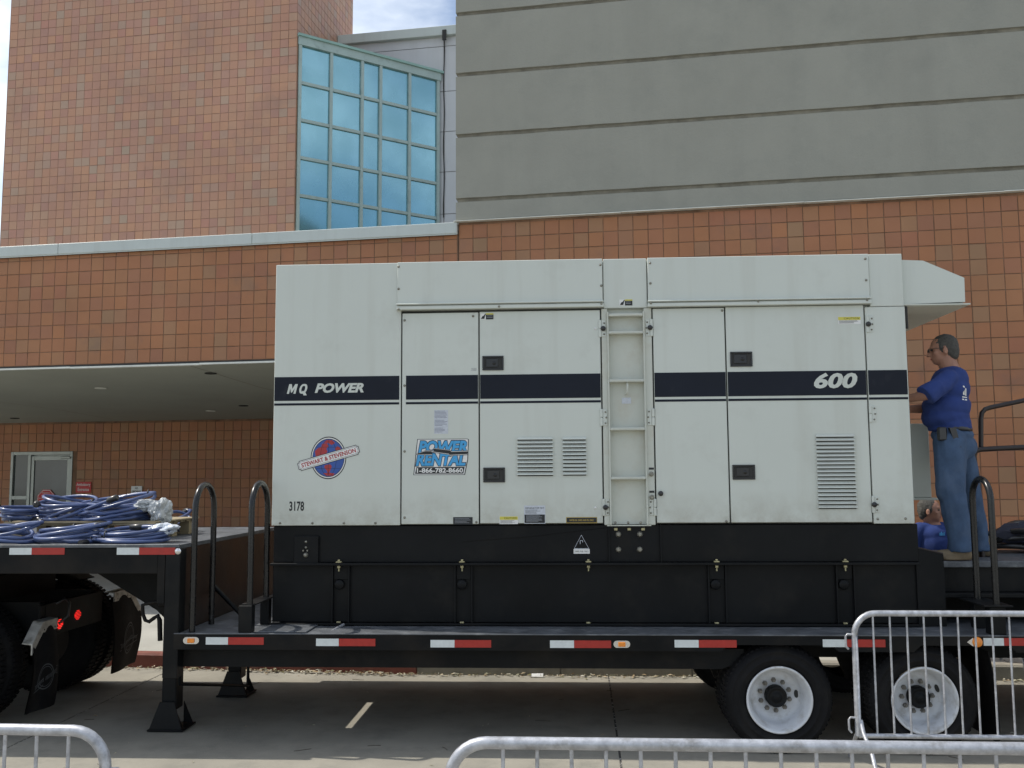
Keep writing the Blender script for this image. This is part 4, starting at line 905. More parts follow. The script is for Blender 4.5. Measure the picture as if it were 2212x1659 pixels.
# louvres
def louvre(par, x0, y0, x1, y1, n, name='louvre_vent'):
    a = rect(x0, y0, x1, y1)
    o = part(par, name, MB().box((a[0], YG-.003, a[2]), (a[1], YG-.0004, a[3])), m_white)
    H_ = (a[3]-a[2])/n; sl_ = None
    for k in range(n):
        zc = a[2]+H_*(k+.5)
        if sl_ is None:
            b = MB(); xa_, xb = a[0]+.012, a[1]-.012; z0, z1 = zc-H_*.40, zc+H_*.30; c_ = .012
            b.cur = 0
            # hood: curved blade, closed ends, open below
            prof = [(YG-.0035, z1), (YG-.012, z1-H_*.10), (YG-.019, z1-H_*.32), (YG-.021, z0+H_*.16), (YG-.020, z0+H_*.12)]
            for (ya, za), (yb, zb2) in zip(prof, prof[1:]):
                b.add([(xa_+c_*(1 if za > zc+H_*.2 else 0), ya, za), (xb-c_*(1 if za > zc+H_*.2 else 0), ya, za), (xb-c_*(1 if zb2 > zc+H_*.2 else 0), yb, zb2), (xa_+c_*(1 if zb2 > zc+H_*.2 else 0), yb, zb2)], [(3, 2, 1, 0)])
            for xe, fl_ in ((xa_, 1), (xb, -1)):
                b.add([(xe+fl_*c_, prof[0][0], prof[0][1]), (xe, prof[-1][0], prof[-1][1]), (xe-fl_*.006, YG-.0034, z0+H_*.1)], [(0, 1, 2) if fl_ > 0 else (2, 1, 0)])
            b.cur = 1; b.add([(xa_+.004, YG-.0052, z0-H_*.16), (xb-.004, YG-.0052, z0-H_*.16), (xb-.004, YG-.0052, zc), (xa_+.004, YG-.0052, zc)], [(0, 1, 2, 3)])  # dark sheet below each hood stands in for the shade of the slot
            sl_ = part(o, 'louvre', b, [m_white, m_dark]); z_0 = zc
        else: share(sl_, o, (0, 0, zc-z_0))
louvre(d2, 1114, 943, 1198, 1028, 10); louvre(d2, 1212, 943, 1270, 1027, 10); louvre(d4, 1761, 937, 1851, 1099, 19)
# latches
for par, r4 in ((d2, (1042, 769, 1088, 800)), (d2, (1044, 1010, 1091, 1042)), (d4, (1577, 760, 1625, 792)), (d4, (1582, 1004, 1631, 1036))):
    a = rect(*r4); b = MB(); x0, x1, z0, z1 = a
    for q_ in ((x0, x1, z1-.014, z1), (x0, x1, z0, z0+.014), (x0, x0+.014, z0+.0145, z1-.0145), (x1-.014, x1, z0+.0145, z1-.0145)): b.box((q_[0], YG-.012, q_[2]), (q_[1], YG-.0003, q_[3]), .003)
    o = part(par, 'latch', b, m_cblk)
    part(o, 'latch_cup', MB().box((x0+.0145, YG-.0035, z0+.0145), (x1-.0145, YG-.0006, z1-.0145)), m_dark)
    part(o, 'paddle', MB().box((x0+.03, YG-.010, z0+.026), (x1-.045, YG-.004, z1-.022), .003), m_cblk)
    part(o, 'keyhole', MB().lathe([(.0005, YG-.013), (.014, YG-.013), (.016, YG-.0105)], ((x0+x1)/2+.01, 0, (z0+z1)/2), 'y', 14), m_gloss)
# bolts
bolt0 = {}
def bolt(x, y, par=None, Y=YG, r=.0105, m_=None):
    m_ = m_ or m_bolt; p = at(x, y, Y); key = (round(r, 4), m_.name)
    if key not in bolt0:
        b = MB(); b.lathe([(.0004, -.009), (r*.55, -.008), (r*.8, -.004), (r*.85, -.003), (r, -.002), (r, 0)], (0, 0, 0), 'y', 10); me = b.build('bolt', m_); bolt0[key] = me.data; bpy.data.objects.remove(me)
    ob = bpy.data.objects.new('bolt', bolt0[key]); COL.objects.link(ob); ob.parent = par or gen; ob.location = Vector((p.x, Y, p.z))-OR[root(ob.parent).name]; return ob
for x, y in ((605, 1130), (675, 1130), (743, 1130), (811, 1130), (874, 692), (1022, 683), (874, 833), (874, 975), (874, 1118), (1029, 1128), (1560, 671), (1569, 1126), (1896, 1121), (1956, 1120)): bolt(x, y)
for x, y in ((861, 576), (861, 624), (1297, 572), (1299, 617), (1404, 568), (1405, 612), (1869, 559), (1871, 605)): bolt(x, y, Y=YG-.019)
for x, y in ((861, 668), (1078, 662), (1299, 656), (1406, 655), (1638, 651), (1873, 648)): bolt(x, y, Y=YG-.046, r=.009)
for x, y in ((1286, 710), (1286, 1097)): bolt(x, y, r=.010, m_=m_swhite)
for i, (x, y) in enumerate(((1296, 710), (1299, 902), (1304, 1096), (1407, 708), (1411, 901), (1415, 1096), (1874, 700), (1880, 894), (1886, 1090))):
    rt = 1 if i not in (3, 4, 5) else -1
    a = rect(x-3.2, y-18.5, x+3.2, y+18.5)
    h = Q('hinge', MB().box((a[0], YG-.011, a[2]), (a[1], YG-.0004, (a[2]+a[3])/2-.001), .004).box((a[0], YG-.011, (a[2]+a[3])/2+.001), (a[1], YG-.0004, a[3]), .004), m_white)
    part(h, 'hinge_leaf', MB().box((a[1]+.001 if rt > 0 else a[0]-.034, YG-.005, a[2]+.004), (a[1]+.034 if rt > 0 else a[0]-.001, YG-.0004, a[3]-.004), .002), m_white)
    for dy in (-12, 0, 12): bolt(x+rt*(9 if dy else 10.5), y+dy, h, YG-.005, .0075)
for x, y in ((1303, 710), (1404, 708), (1308, 1096), (1427, 1066), (1875, 700.5), (1888, 1090)):
    p = at(x, y, YG-.006); Q('rubber_stop', MB().lathe([(.0005, YG-.030), (.008, YG-.030), (.010, YG-.022), (.019, YG-.024), (.021, YG-.018), (.019, YG-.006)], (p.x, 0, p.z), 'y', 18), m_cblk)
for x, y in ((1407, 1024), (1408, 1074)):
    p = at(x, y, YG); Q('drain_plug', MB().lathe([(.0005, YG-.026), (.012, YG-.026), (.015, YG-.012), (.020, YG-.010), (.021, YG-.0005)], (p.x, 0, p.z), 'y', 8, False), m_bolt)
    a = rect(x-5.5, y-14, x+5.5, y-9.5); Q('tag', MB().box((a[0], YG-.002, a[2]), (a[1], YG-.0004, a[3])), m_print)
for x in (1329, 1357, 1384): bolt(x, 1129, None, YG-.024+.0, .011)
# discharge hood and lower box on the right end
HY0, HY1 = YG+.06, GB-.1
def hx(x, y): p = at(x, y, HY0); return (p.x, p.z)
hd = [(XR+.001, hx(1960, 561)[1]), hx(1994, 563), hx(2083, 600), hx(2085, 652), (XR+.001, hx(1962, 657)[1])]
Q('exhaust_hood', MB().prismY(hd, HY0, HY1), m_white)
Q('hood_flange', MB().box((XR+.002, HY0-.01, hd[4][1]-.012), (hx(2095, 652)[0], HY1+.01, hd[4][1]-.001)).box((XR+.03, HY0+.02, hd[4][1]-.016), (hd[3][0]-.02, HY1-.02, hd[4][1]-.0125)), m_whited)
Q('conduit', MB().tube([(XR+.03, HY0+.0, hd[4][1]-.02), (XR+.03, HY0+.0, hd[4][1]-.20)], .012, 8), m_dark)
LY = 8.28
a = at(1990, 915, LY); b_ = at(2013, 1075, LY)
Q('control_box', MB().box((XR+.002, LY, b_.z), (b_.x, 9.2, a.z), .006), m_white)
Q('control_box_sill', MB().box((XR+.002, LY-.03, b_.z-.02), (b_.x+.045, 9.2, b_.z-.001), .003), m_white)
# black skid base and tank
YK = YG+.03; zf = Z_(1100, 1218, YK)
Q('skid_base', MB().box((XL+.01, YK, zf+.012), (XR+.03, GB, ZB-.003), .005), m_black)
Q('skid_flange', MB().box((XL-.0, YK-.055, zf-.008), (XR+.02, GB, zf+.0115), .003), m_black)
Q('fuel_tank', MB().box((XL-.0, YK+.03, ZD+.022), (XR+.025, GB, zf-.0085), .005), m_black)
Q('tank_foot', MB().box((XL-.0, YK-.03, ZD+.006), (XR+.02, YK+.028, ZD+.0215), .003), m_black)
for x in (732, 998, 1271, 1548, 1826):
    xc = gx(x, 1220); k = abs(x-1271) > 5
    for dx in ((-.06, .075) if k else ()): Q('tank_rib', MB().box((xc+dx-.006, YK-.0, ZD+.024), (xc+dx+.006, YK+.0285, zf-.010)), m_black)
    if k:
        Q('mount_plate', MB().box((xc-.052, YK+.018, zf-.125), (xc+.067, YK+.0285, zf-.012), .003), m_black)
        Q('tank_boss', MB().lathe([(.0005, YK-.0), (.034, YK-.0), (.040, YK+.006), (.040, YK+.03)], (xc-.005, 0, zf-.165), 'y', 20), m_black)
    p = at(x, 1211, YK-.03); Q('clamp_bolt', MB().box((p.x-.022, YK-.045, zf+.013), (p.x+.022, YK-.01, zf+.024), .003).box((p.x-.009, YK-.034, zf+.0245), (p.x+.009, YK-.018, zf+.038), .002).box((p.x-.012, YK-.038, zf-.03), (p.x+.012, YK-.014, zf-.0095), .003).tube([(p.x, YK-.026, zf-.031), (p.x, YK-.026, zf-.055)], .006, 6), m_ybolt)
    p = at(x, 1350, YK-.0); Q('foot_bolt', MB().box((p.x-.016, YK-.02, ZD+.022), (p.x+.016, YK+.006, ZD+.034), .003), m_ybolt)
for x in (1316, 1434): xx = gx(x-(6 if x > 1400 else 0), 1175); Q('base_web', MB().box((xx-.005, YK-.022, zf+.014), (xx+.005, YK-.0005, ZB-.004)), m_black)
for x in (1336, 1382):
    for y in (1154, 1187):
        p = at(x, y, YK); Q('lug_bolt', MB().lathe([(.0005, YK-.024), (.012, YK-.024), (.018, YK-.018), (.020, YK-.010), (.024, YK-.0005)], (p.x, 0, p.z), 'y', 8, False), m_bolt)
for x in (1330, 1359, 1389): p = at(x, 1143, YK); Q('tab', MB().box((p.x-.014, YK-.014, p.z-.01), (p.x+.014, YK-.0005, p.z+.01), .002), m_ybolt)
p = at(1256, 1172, YK); tz = p.z
tri = lambda r: [(p.x, tz+r), (p.x-r*.98, tz-r*.8), (p.x+r*.98, tz-r*.8)]
b = MB()
for (a, c), (a2, c2) in zip(zip(tri(.062), tri(.057)), zip(tri(.062)[1:]+tri(.062)[:1], tri(.057)[1:]+tri(.057)[:1])): b.quad([(a[0], YK-.002, a[1]), (a2[0], YK-.002, a2[1]), (c2[0], YK-.002, c2[1]), (c[0], YK-.002, c[1])])
b.box((p.x-.012, YK-.003, tz-.012), (p.x-.008, YK-.001, tz+.018)).box((p.x-.008, YK-.003, tz+.014), (p.x+.010, YK-.001, tz+.018)).box((p.x+.008, YK-.003, tz+.002), (p.x+.012, YK-.001, tz+.014))
Q('triangle_mark', b, m_paper)
p = at(1256.5, 1191, YK); Q('fuel_label', MB().box((p.x-.064, YK-.002, p.z-.018), (p.x+.064, YK-.0006, p.z+.018)), m_swhite)
text(gen, 'lettering', 'DIESEL FUEL ONLY', p.x-.055, p.x+.055, p.z-.006, p.z+.006, YK-.003, m_print, 0.)
p = at(663, 1190, YK); Q('drain_bracket', MB().box((p.x-.10, YK-.03, p.z-.10), (p.x+.0+.10, YK-.0006, p.z+.12), .004), m_black)
for dx, dz in ((.0, .075), (0, .03)): Q('bolt', MB().lathe([(.0005, YK-.04), (.009, YK-.038), (.010, YK-.030)], (p.x+dx, 0, p.z+dz), 'y', 8), m_bolt)
Q('drain_valve', MB().lathe([(.0005, YK-.062), (.013, YK-.060), (.016, YK-.045), (.020, YK-.031)], (p.x, 0, p.z-.03), 'y', 10).box((p.x-.022, YK-.055, p.z+.0), (p.x-.012, YK-.04, p.z+.012)).box((p.x+.012, YK-.055, p.z+.0), (p.x+.022, YK-.04, p.z+.012)), m_bolt)
Q('base_seam', MB().tube([at(1000, 1170, YK-.001), at(1140, 1160, YK-.001), at(1310, 1140, YK-.001)], .0025, 5), m_black2)

# =================================================================== TRACTOR REAR (left edge)
random.seed(9)
ta = math.radians(1.5)
tx = Vector((math.cos(ta), -math.sin(ta), 0)); ty = Vector((math.sin(ta), math.cos(ta), 0))
TC = Vector((-4.42, 8.53, 0))                   # rear cross member centre
tk = thing('tractor_unit', 'rear end of a dark tractor truck with mud flaps under the raised deck', 'truck', tuple(TC))
def tp(a, b_, z): return TC+tx*a+ty*b_+Vector((0, 0, z))
def tbox(mb, a0, a1, b0, b1, z0, z1):
    vs = [tp(a, b_, z) for z in (z0, z1) for b_ in (b0, b1) for a in (a0, a1)]
    return mb.add(vs, [(0, 2, 3, 1), (4, 5, 7, 6), (0, 1, 5, 4), (1, 3, 7, 5), (3, 2, 6, 7), (2, 0, 4, 6)])
K = lambda n, b, m_, parent=None, label=None, kind=None: part(parent or tk, n, b, m_, label, kind)
for s_ in (-1, 1): K('frame_rail', tbox(MB(), -4, -.1, s_*.43-.04, s_*.43+.04, .72, 1.0), m_black2)
K('cross_member', tbox(MB(), -.12, -.04, -.48, .48, .70, .98), m_black2)
K('fifth_wheel', tbox(MB(), -1.6, -.5, -.45, .45, 1.0, 1.22), m_black2)
def twheel(a, b0, b1):
    c0 = tp(a, b0, .52); c1 = tp(a, b1, .52); n = 48; prof = [(.27, 0), (.36, -.0), (.45, .0), (.495, .03), (.515, .07), (.52, .14), (.515, .20), (.495, .24), (.45, .26), (.27, .26)]
    sg = 1 if b1 > b0 else -1; vs = []; fs = []
    for k in range(n):
        t_ = 2*math.pi*k/n
        for r, h in prof: vs.append(tp(a+r*math.cos(t_), b0+sg*h, .52+r*math.sin(t_)))
    m_ = len(prof)
    for k in range(n):
        j = (k+1) % n
        for i in range(m_-1): fs.append((k*m_+i, k*m_+i+1, j*m_+i+1, j*m_+i))
    w_ = K('wheel', MB().add(vs, fs, True), m_rubber)
    b = MB()
    for k in range(72):
        t_ = 2*math.pi*k/72
        for h0, h1 in ((.04, .12), (.16, .24)):
            q = [tp(a+r*math.cos(t_+d), b0+sg*h, .52+r*math.sin(t_+d)) for r in (.508, .527) for h in (h0, h1) for d in (-.026, .026)]
            b.add(q, [(4, 5, 7, 6), (0, 1, 5, 4), (2, 6, 7, 3), (0, 4, 6, 2), (1, 3, 7, 5)])
    part(w_, 'tread', b, m_rubber, kind='stuff')
    dm = MB(); vs = [tp(a+.27*math.cos(2*math.pi*k/24), b0+sg*.12, .52+.27*math.sin(2*math.pi*k/24)) for k in range(24)]; dm.quad(vs); part(w_, 'rim', dm, m_brown)
for a in (-.66, -2.0):
    for b0, b1 in ((-1.09, -.83), (-.79, -.53), (.53, .79), (.83, 1.09)): twheel(a, b0, b1)
# mud flaps hung from bent aluminium hangers; the flaps face backwards (+X)
def flap(yi, yo, ztop, zbot, drop):
    sg = 1 if yo > yi else -1; w_ = abs(yo-yi); cols, n = 10, 14
    def topz(u): return ztop-(drop*(u-.62)/.38 if u > .62 else 0)
    def pt(u, v, th=0):
        z = topz(u)-.0; z = z+(zbot-z)*v
        shr = max(0, (v-.9)/.1)*.012
        return Vector((TC.x+.02+.045*math.sin(v*2.6+u*.8)+.015*math.sin(u*6)+th, yi+sg*w_*(u*(1-2*shr)+shr), z))
    m_ = MB(); vs = [pt(i/cols, j/n) for j in range(n+1) for i in range(cols+1)]; vs2 = [pt(i/cols, j/n, -.012) for j in range(n+1) for i in range(cols+1)]
    fs = [(j*(cols+1)+i, j*(cols+1)+i+1, (j+1)*(cols+1)+i+1, (j+1)*(cols+1)+i) for j in range(n) for i in range(cols)]
    m_.add(vs, fs if sg > 0 else [f[::-1] for f in fs], True); m_.add(vs2, [f[::-1] for f in fs] if sg > 0 else fs, True)
    f_ = K('mud_flap', m_, m_rubber)
    e = MB(); N = 36; cu, cv = .52, .60; ru, rv_ = .24, .14*1.6*w_/abs(ztop-zbot)*1.0+.03
    fp = lambda u, v: pt(u, v, .004)
    for r0, r1 in ((1, .91), (.80, .75)):
        for k in range(N):
            t0, t1 = 2*math.pi*k/N, 2*math.pi*(k+1)/N
            e.quad([fp(cu+ru*r0*math.cos(t0), cv+rv_*r0*math.sin(t0)), fp(cu+ru*r0*math.cos(t1), cv+rv_*r0*math.sin(t1)), fp(cu+ru*r1*math.cos(t1), cv+rv_*r1*math.sin(t1)), fp(cu+ru*r1*math.cos(t0), cv+rv_*r1*math.sin(t0))])
    pm = mat('flap_print', (.07, .075, .08), .8)
    part(f_, 'printed_emblem', e, pm); e = MB()
    # banner runs up to the right as seen from behind
    du = lambda u: u if sg > 0 else 1-u
    for dv in (-.05, .035):
        e.quad([fp(du(.16), .69+dv), fp(du(.88), .55+dv), fp(du(.88), .562+dv), fp(du(.16), .702+dv)])
    for k in range(19):
        u0 = .19+k*.036; v0 = .66-(u0-.16)*.195
        if k == 7: continue
        e.quad([fp(du(u0), v0), fp(du(u0+.018), v0-.003), fp(du(u0+.018), v0+.048), fp(du(u0), v0+.052)])
    part(f_, 'printed_banner', e, pm)
    # hanger: flanged strip following the flap's top, with holes
    def hp(u, dz, dx): return Vector((TC.x+.045+dx, yi+sg*w_*u, topz(min(u, 1))-(drop*(u-1)/.38 if u > 1 else 0)+dz))
    us = [.02, .30, .62, .80, 1.02]; h = MB(); vs = []
    for u in us: vs += [hp(u, -.045, .0), hp(u, .045, .0), hp(u, .052, -.085), hp(u, .045, -.092), hp(u, .035, -.012), hp(u, -.045, -.012)]
    m6 = 6; fs = [(i*m6+k, i*m6+(k+1) % m6, (i+1)*m6+(k+1) % m6, (i+1)*m6+k) for i in range(len(us)-1) for k in range(m6)]
    h.add(vs, fs+[tuple(range(m6-1, -1, -1)), tuple(range(len(vs)-m6, len(vs)))]); hg = K('flap_hanger', h, m_bkt)
    hb2 = MB()
    for k in range(6):
        for dz in (-.022,):
            c = hp(.02+k*.11, dz, .0015); hb2.lathe([(.0004, 0), (.0085, 0)], c, 'x', 8)
    part(hg, 'holes', hb2, m_dark, kind='stuff')
    return f_
za_ = at(122, 1343, 7.98).z; zb3 = at(70, 1545, 7.6).z
q1_, q2_, q3_ = atx(122, 1343, -4.39), atx(72, 1355, -4.39), atx(58, 1549, -4.37)
flap(q1_.y, q2_.y-.02, q1_.z-.01, max(.08, q3_.z), .15)
q1_, q2_, q3_ = atx(243, 1297, -4.39), atx(301, 1320, -4.39), atx(245, 1455, -4.37)
flap(q1_.y, q2_.y, q1_.z+.03, max(.08, q3_.z), .22)
for (x, y) in ((131, 1348), (170, 1328)):
    p = atx(x, y, -4.45); X0 = p.x; o = K('tail_lamp', MB().lathe([(.0005, .004), (.056, .003), (.064, -.006), (.064, -.03)], (X0-.014, p.y, p.z), 'x', 20), m_brown)
    b = MB()
    for i in range(-3, 4):
        for j_ in range(-3, 4):
            if i*i+j_*j_ < 10.5: b.box((X0-.012, p.y+i*.0165-.0040, p.z+j_*.0125-.0026), (X0-.006, p.y+i*.0165+.0040, p.z+j_*.0125+.0026))
    part(o, 'led_dots', b, m_lens)
K('lamp_bracket', MB().box((-4.50, 7.98, .70), (-4.475, 8.62, .98), .006), m_black2)
K('air_hose', MB().tube([Vector((-4.42, 8.12, .98)), Vector((-4.36, 8.16, 1.02)), Vector((-4.34, 8.2, .98)), Vector((-4.36, 8.22, .86)), Vector((-4.42, 8.18, .80))], .012, 6), m_cblk)
for s_ in (-1, 1):
    b = MB()
    for k in range(15):                        # fender arcs over the rear wheels
        pass
    prof = [(-.78+.62*math.cos(math.radians(a_)), .52+.60*math.sin(math.radians(a_))) for a_ in range(60, 176, 8)]
    vs = []
    for (xx, zz_) in prof: vs += [tp(xx, s_*.58, zz_), tp(xx, s_*1.12, zz_), tp(xx, s_*1.12, zz_+.008), tp(xx, s_*.58, zz_+.008)]
    fs = [(i*4+k, i*4+(k+1) % 4, i*4+4+(k+1) % 4, i*4+4+k) for i in range(len(prof)-1) for k in range(4)]
    b.add(vs, fs, True); K('fender', b, m_black2, None)

# =================================================================== CABLE COILS AND PALLET
def coil(label_, x0, x1, Y, z0, turns, hgt, dy, seed, tilt=0, r=.0142, name='cable_coil', tails=True):
    random.seed(seed)
    xa_, xb = at(x0, 1160, Y).x, at(x1, 1160, Y).x; cx = (xa_+xb)/2; rx = (xb-xa_)/2-r; ry = dy/2
    t = thing(name, label_, 'cable', (cx, Y, z0), 'coils of blue power cable on the raised deck')
    pts = []; N = 26; ph0 = random.uniform(0, 6)
    wob = [(random.uniform(-.2, .2), random.uniform(-.15, .15), random.uniform(.66, 1.0), random.uniform(.5, 1.0), random.uniform(-.5, .5), random.uniform(-1, 1), random.uniform(-1, 1)) for _ in range(turns+1)]
    for k in range(turns*N+1):
        f_ = k/N; i = min(int(f_), turns-1); u = f_-i
        w0_, w1_ = wob[i], wob[min(i+1, turns)]; s_ = u*u*(3-2*u); W_ = [a*(1-s_)+b*s_ for a, b in zip(w0_, w1_)]
        th = 2*math.pi*f_+ph0; q_ = f_/turns; lev = hgt*.75*q_
        x = rx*W_[2]*math.cos(th); y = ry*W_[3]*math.sin(th); ca, sa = math.cos(W_[4]*.6), math.sin(W_[4]*.6)
        z = r+lev+(W_[5]*.30*hgt*math.cos(th)+abs(W_[6])*.34*hgt*math.sin(th+W_[5]))*min(1, f_*.8)+tilt*(x/rx)*hgt*.5*q_+.2*hgt*q_
        dx_ = W_[0]*rx*.55*(1-W_[2]+.4)
        pts.append(Vector((max(cx-rx, min(cx+rx, cx+x*ca-y*sa*.7+dx_)), Y+x*sa*.4+y*ca+W_[1]*ry, z0+max(r, z))))
    part(t, 'cable', MB().tube(pts, r, 8), m_cable)
    for k in (int(N*.3), int(N*(turns-.6))):     # tape wraps and plug ends
        p = pts[k]; part(t, 'tie', MB().tube([p+Vector((0, -.03, -.028)), p+Vector((.006, -.034, .012)), p+Vector((0, .0, .03)), p+Vector((-.006, .034, .01)), p+Vector((0, .03, -.028))], .006, 5), m_cblk)
    p = pts[-1]; d_ = (pts[-1]-pts[-3]).normalized()
    part(t, 'plug', MB().tube([p, p+d_*.02, p+d_*.10, p+d_*.105], [r*1.1, r*1.9, r*1.9, r*1.2], 10), m_cblk)
    p = pts[0]; d_ = (pts[0]-pts[2]).normalized()
    part(t, 'plug', MB().tube([p, p+d_*.02, p+d_*.09], [r*1.1, r*1.7, r*1.7], 10), m_cblk)
    return t
coil('loose blue cable coil at the near deck edge, leftmost, cut by the photo border', -60, 92, 7.54, ZG, 6, .12, .48, 1)
coil('blue cable coil at the near deck edge between the two other front coils', 60, 240, 7.55, ZG, 6, .12, .50, 2, .4)
coil('blue cable coil at the near deck edge beside the clear plastic wrap', 205, 372, 7.53, ZG, 5, .10, .46, 3, .5)
Yp = 8.22; zpal = Z_(150, 1127, 7.86)
pal = thing('pallet', 'low wooden pallet with a plywood top carrying the rear cable coils', 'pallet', (at(180, 1130, Yp).x, Yp, ZG))
xa_, xb = at(8, 1130, 7.86).x, at(338, 1130, 7.86).x
part(pal, 'plywood_top', MB().slab([(xa_, 7.86), (xb-.55, 7.84), (xb, 7.90), (xb+.02, 8.75), (xa_, 8.75)], zpal-.012, zpal), m_wood)
for i in range(7): y = 7.88+i*.135; part(pal, 'deck_board', MB().box((xa_+.02, y, zpal-.034), (xb-.02, y+.09, zpal-.0135), .002), m_wood)
hb_ = zpal-.036-ZG
for x in (xa_+.05, at(118, 1130, 7.9).x, (xa_+xb)/2+.15, xb-.12):
    for y in (7.90, 8.28, 8.64): part(pal, 'block', MB().box((x, y, ZG+.018), (x+.09, y+.09, zpal-.0355), .003), m_wood)
for y in (7.89, 8.27, 8.63): part(pal, 'bottom_board', MB().box((xa_+.03, y, ZG+.001), (xb-.03, y+.1, ZG+.017), .002), m_wood)
coil('blue cable coil on the pallet, leftmost, low and dark at its plug end', 0, 92, 8.1, zpal, 6, .11, .48, 4)
coil('tall loose blue cable coil on the pallet just under the red octagonal sign', 76, 226, 8.1, zpal, 7, .19, .5, 5, .45)
coil('widest blue cable coil on the pallet under the white plastic bag', 158, 346, 8.1, zpal, 10, .18, .5, 6, .35)
coil('small blue cable coil on the bare deck behind the grab rail', 352, 412, 8.9, ZG, 5, .15, .45, 8)
def bag(name, label_, cx, cy, cz, sx, sy, sz, seed, m_, parts_=1):
    t = thing(name, label_, 'plastic bag', (cx, cy, cz-sz))
    random.seed(seed); bm = bmesh.new(); bmesh.ops.create_icosphere(bm, subdivisions=4, radius=1)
    o_ = Vector((seed*3.1, 0, 0))
    for v in bm.verts:
        d_ = v.co.normalized(); r_ = 1+.42*mnoise.noise(d_*1.7+o_)+.30*abs(mnoise.noise(d_*4.5+o_))-.16*abs(mnoise.noise(d_*10+o_))
        v.co = Vector((cx+d_.x*sx*r_, cy+d_.y*sy*r_, cz+d_.z*sz*r_))
        v.co.z = max(v.co.z, cz-sz)
    b = MB(); b.bm(bm, False); part(t, 'sheet', b, m_); return t
p = at(322, 1092, 8.1); bag('plastic_bag', 'crumpled white plastic bag on the widest pallet coil', p.x, 8.05, p.z, .10, .12, .05, 4, m_bag)
p = at(347, 1106, 8.1); bag('plastic_bag', 'white plastic bag hanging off the pallet edge', p.x+.02, 8.05, p.z, .085, .14, .10, 7, m_bag)
p = at(357, 1142, 7.6)
m_clear = mat('clear_plastic_wrap', (.62, .66, .72), .16, var=.1, vs=30, coat=.6)
bag('plastic_wrap', 'clear crinkled plastic wrap over the front right cable coil', p.x, 7.58, p.z, .10, .11, .045, 9, m_clear)

# =================================================================== BARRIERS
def barrier(label_, x0, Y, dirx, Lg, r, sp, hgt=1.1, zb=.22, foot=0.35, hooks=True, skew=0., R_=.14, first=.15, feet=True, name='crowd_barrier', rz=0.):
    t = thing(name, label_, 'barrier', (x0, Y, 0), 'galvanised crowd control barriers')
    t.rotation_euler = (0, 0, rz); OR[t.name] = Vector((0, 0, 0))
    s = dirx; h = hgt-r
    top = [Vector((s*.0, 0, zb)), Vector((0, 0, h-R_))]+arc((s*R_, 0, h-R_), R_, 180, 90, 8, (s, 0, 0))+[Vector((s*(Lg/2), 0, h))]+arc((s*(Lg-R_), 0, h-R_), R_, 90, 0, 8, (s, 0, 0))+[Vector((s*Lg, 0, zb))]
    part(t, 'frame', MB().tube(top, r, 12), m_galv)
    part(t, 'bottom_rail', MB().tube([(s*.0, 0, zb), (s*Lg, 0, zb)], r*.8, 10), m_galv)
    x = first; b0 = None
    while x < Lg-.06:
        zt_ = h-r*.7
        if x < R_: zt_ = h-R_+math.sqrt(max(0, R_*R_-(R_-x)**2))-r*.8
        if x > Lg-R_: zt_ = h-R_+math.sqrt(max(0, R_*R_-(R_-(Lg-x))**2))-r*.8
        part(t, 'bar', MB().tube([(s*x, 0, zb+r*.6), (s*x, 0, zt_)], .0075, 8), m_galv); x += sp
    if feet:
        for fx in (.0, Lg):
            sg = 1 if fx == 0 else -1
            pts = [Vector((s*(fx+sg*.02), 0, zb+.10)), Vector((s*(fx+sg*.02), -.05, zb+.03)), Vector((s*(fx+sg*.03), -.18, zb-.06)), Vector((s*(fx+sg*.03), -.30, .05)), Vector((s*(fx+sg*.03), -.34, .012))]
            part(t, 'foot', MB().tube(pts, r*.7, 8), m_galv)
            part(t, 'foot', MB().tube([Vector((p.x, -p.y, p.z)) for p in pts], r*.7, 8), m_galv)
    if hooks:
        for z in (hgt-.17, zb+.12):
            part(t, 'hook', MB().tube([(-s*.0, 0, z), (-s*.05, 0, z+.004), (-s*.062, 0, z-.012), (-s*.062, 0, z-.08), (-s*.045, 0, z-.10)], .008, 8), m_galv)
    return t
pn = atz(1007, 1640, .9)
barrier('nearest grey barrier crossing the bottom right of the view, seen from its rounded left corner', -.435, 3.62, 1, 2.6, .0235, .1275, first=.20, rz=-.008)
barrier('grey barrier at the bottom left, only its rounded right corner showing', at(228, 1650, 3.73).x, 3.73, -1, 2.3, .0225, .1315, first=.155, rz=-.03)
pb = at(1851, 1500, 6.9)
barrier('grey barrier standing upright in front of the rear trailer wheel', pb.x, 6.9, 1, 2.4, .0215, .1165, hgt=1.105, zb=.245, first=.13, R_=.15, rz=-.01)
pb = at(2186, 1475, 10.35)
barrier('grey barrier beyond the trailer, glimpsed past the rear mud flap', pb.x-.2, 9.93, 1, 2.2, .0215, .12, zb=.42, first=.12, R_=.15)

